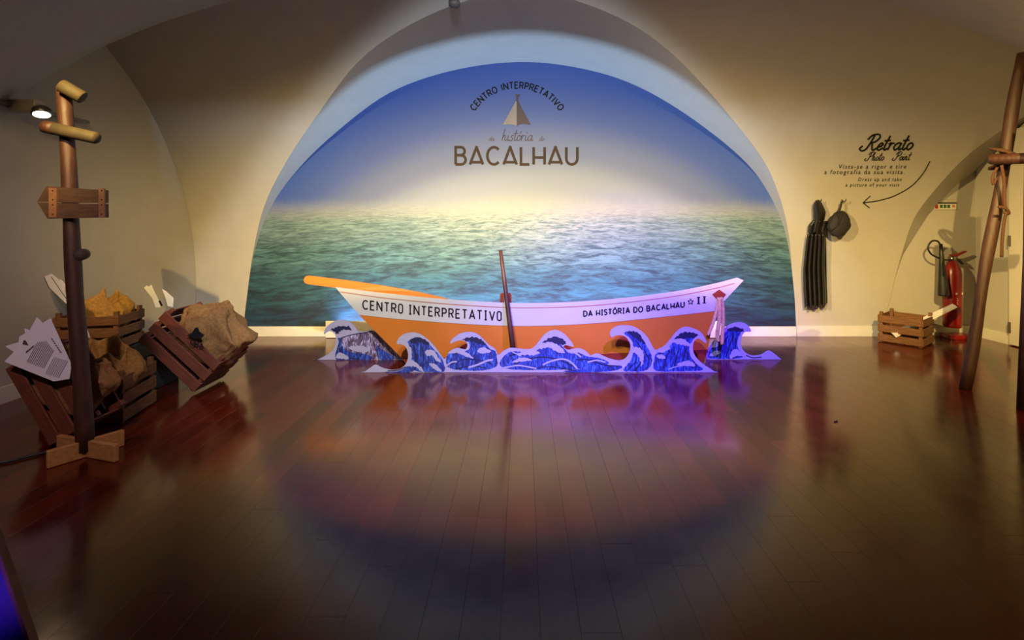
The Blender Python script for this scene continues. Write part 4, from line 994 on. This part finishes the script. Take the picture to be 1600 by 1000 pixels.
# ================================================================== FIRE EXTINGUISHER
ED = 5.07
eb = at(1488, 511, ED); ex_ = thing('fire_extinguisher', 'red fire extinguisher with black horn hanging on the wall above the crate', 'fire extinguisher', tuple(eb))
T = Matrix.Translation(eb)
MB().lathe([(.070, 0), (.076, .012), (.077, .05), (.077, .52), (.070, .57), (.052, .62), (.036, .645), (.032, .66)], 28, T).build('cylinder', 'red', ex_, smooth=True)
MB().lathe([(.030, .655), (.034, .66), (.034, .69), (.022, .705)], 16, T).build('valve', 'metal', ex_, smooth=True)
q = eb + Vector((0, 0, .69))
MB().prism([q + Vector(p) for p in [(-.02, -.012, 0), (.05, -.012, .012), (.135, -.012, .055), (.13, -.012, .066), (.04, -.012, .035), (-.02, -.012, .03)]], (0, .024, 0)).build('lever', 'red', ex_)
MB().prism([q + Vector(p) for p in [(.0, -.012, -.012), (.06, -.012, -.012), (.105, -.012, -.06), (.098, -.012, -.07), (.05, -.012, -.03), (0, -.012, -.03)]], (0, .024, 0)).build('carry_handle', 'black', ex_)
hd = ED - .06
ht, hb = at(1470, 381, hd), at(1474.5, 462, hd)
MB().tube([ht, ht.lerp(hb, .25), ht.lerp(hb, .6), ht.lerp(hb, .97), hb], [.014, .020, .032, .047, .046], 16).build('horn', 'black', ex_, smooth=True)
MB().tube([tuple(p) for p in catmull([at(1470, 384, hd), at(1465, 377, hd), at(1456, 377, hd), at(1450, 386, hd), at(1454, 396, hd), at(1464, 402, hd), at(1476, 406, hd + .03), at(1487, 406, ED - .03)], 6)], .0085, 10).build('hose', 'black', ex_, smooth=True)
MB().prism([eb + Vector((-.03, -.0785, .33)), eb + Vector((.05, -.066, .33)), eb + Vector((.05, -.066, .35)), eb + Vector((-.03, -.0785, .35))], (0, .004, 0)).build('label_strip', 'white_sign', ex_)
for zz, w_ in ((.29, .03), (.27, .045), (.25, .025), (.235, .04)):
    MB().prism([eb + Vector((-.02, -.0785, zz)), eb + Vector((-.02 + w_, -.073, zz)), eb + Vector((-.02 + w_, -.073, zz + .007)), eb + Vector((-.02, -.0785, zz + .007))], (0, .003, 0)).build('label_strip', 'white_sign', ex_)
MB().box(eb + Vector((0, .10, .45)), (.06, .05, .04), bev=.003).build('bracket', 'metal', ex_)
pb_ = MB().box((at(1496, 530, 5.08).x, 5.09, .022), (.22, .14, .044), bev=.004).build('red_plinth', 'red'); tag(pb_, 'low red plinth on the floor under the fire extinguisher', 'plinth')

# ================================================================== LAMP FIXTURES
tr_ = thing('track_light', 'cream track spotlight with glowing lens on the left wall', 'track light', (XL, 3.4, 1.9))
MB().box((XL + .05, 3.30, 1.905), (.03, 1.10, .022), bev=.002).build('rail', 'metal', tr_)
lc = at(65, 178, 3.30)
MB().box(at(42, 166, 3.30), (.17, .075, .075), bev=.006).build('housing', 'fixture', tr_)
MB().box(at(14, 163, 3.32), (.10, .05, .05), bev=.004).build('adapter', 'fixture', tr_)
dv = Vector((.25, -.25, -.94)).normalized(); Rq = dv.to_track_quat('Z', 'Y').to_matrix().to_4x4()
MB().lathe([(.030, -.05), (.050, -.03), (.052, .0), (.048, .004)], 20, Matrix.Translation(lc) @ Rq).build('lamp_ring', 'metal', tr_, smooth=True)
MB().lathe([(.042, .002), (.044, .006)], 20, Matrix.Translation(lc) @ Rq).build('lens', 'lens', tr_)
spot('track_lamp_light', lc + dv * .03, dv, 50, 3.0, (1, .82, .6), blend=.6, radius=.03)
pn = thing('smoke_detector', 'small rounded detector on the vault at the top of the frame', 'detector', tuple(at(710, 0, 3.72)))
p0 = at(710, 12, 3.72)
MB().lathe([(.004, 0), (.026, .004), (.040, .018), (.044, .04)], 20, Matrix.Translation(p0)).build('sensor_dome', 'detector', pn, smooth=True)
MB().lathe([(.046, .04), (.048, .045), (.048, .085)], 20, Matrix.Translation(p0)).build('base_ring', 'detector', pn)
def ceiling_spot(label, pose, back=.03):
    loc, d = Vector(pose[0]), Vector(pose[1]).normalized()
    r = thing('ceiling_spotlight', label, 'spotlight', tuple(loc)); Rm = d.to_track_quat('Z', 'Y').to_matrix().to_4x4()
    MB().lathe([(.03, -.20), (.06, -.17), (.065, -.03 - back), (.06, -.02 - back)], 20, Matrix.Translation(loc) @ Rm).build('can', 'fixture', r, smooth=True)
    top = loc - d * .12
    MB().tube([top, Vector((top.x, top.y, front_z(top.x, min(top.y, y_g(top.x))) ))], .01, 8).build('stem', 'fixture', r)
ceiling_spot('white ceiling spotlight aimed at the mural', COOL, .05)
ceiling_spot('white ceiling spotlight aimed at the waves in front of the boat', VIOLET, .05)
ceiling_spot('unseen fill spotlight added to brighten the boat hull', BOAT, .05)
def added_light_flap(fx, p, side):
    # unseen flaps added to keep the flood's light off boat, floor and side walls
    x, y, z = p
    def blind(x0, x1, slope):
        o = .0136 * math.sqrt(1 + slope * slope); y0, y1 = y - o - .032 * slope, y - o + .168 * slope
        MB().prism([(x0, y0, z + .032), (x1, y0, z + .032), (x1, y1, z - .168), (x0, y1, z - .168)], (0, -.0015, -.002)).build('added_light_flap', 'black', fx)
    blind(x - .24, x + .24, .66)
    blind(*((x - .02, x + .24) if side else (x - .24, x + .02)), 1.72)
    if True:
        u, v = (Vector((-.36, .933, 0)), Vector((-.933, -.36, 0))) if side else (Vector((-.766, .643, 0)), Vector((-.643, -.766, 0)))
        q = Vector(p) + u * .034
        MB().prism([q + Vector((0, 0, .032)), q + v * .13 + Vector((0, 0, .032)), q + v * .13 - Vector((0, 0, .16)), q - Vector((0, 0, .16))], u * .002).build('added_light_flap', 'black', fx)
ceiling_spot('unseen fill spotlight added to brighten the crates in the corner', CORNER, .05)
ceiling_spot('white wide floodlight under the vault on the signpost side', FLOOD_L, .06)
added_light_flap(bpy.data.objects['ceiling_spotlight.004'], FLOOD_L[0], True)
ceiling_spot('white wide floodlight under the vault on the door side', FLOOD_R, .06)
added_light_flap(bpy.data.objects['ceiling_spotlight.005'], FLOOD_R[0], False)

# ================================================================== leaning board at the lower left corner
vb = thing('leaning_board', 'board tinted as if lit violet with a pale wooden edge leaning at the lower left corner', 'board', (-1.5, 1.3, 0))
def lb_pt(z, o): return Vector((-1.222 - .34 * z + o, 1.30, z))
MB().prism([lb_pt(.0, -.012), lb_pt(.62, -.012), lb_pt(.62, -.30), lb_pt(.0, -.30)], (0, .02, 0)).build('panel', 'violet_lit_board', vb)
MB().prism([lb_pt(.0, 0), lb_pt(.62, 0), lb_pt(.62, -.012), lb_pt(.0, -.012)], (0, .02, 0)).build('edge_strip', 'cleat', vb)
# unseen violet lamp, added only to light the leaning board
fl_ = thing('added_violet_lamp', 'unseen small black lamp added to throw violet light on the leaning board', 'lamp', (-1.42, .98, 0))
MB().lathe([(.04, 0), (.045, .008), (.045, .07), (.038, .08)], 18, Matrix.Translation((-1.42, .98, 0))).build('can', 'black', fl_)
spot('added_violet_light', (-1.42, .98, .10), (.0, .8, .45), 40, 5, (.25, .08, 1.0), blend=1.0, radius=.02)
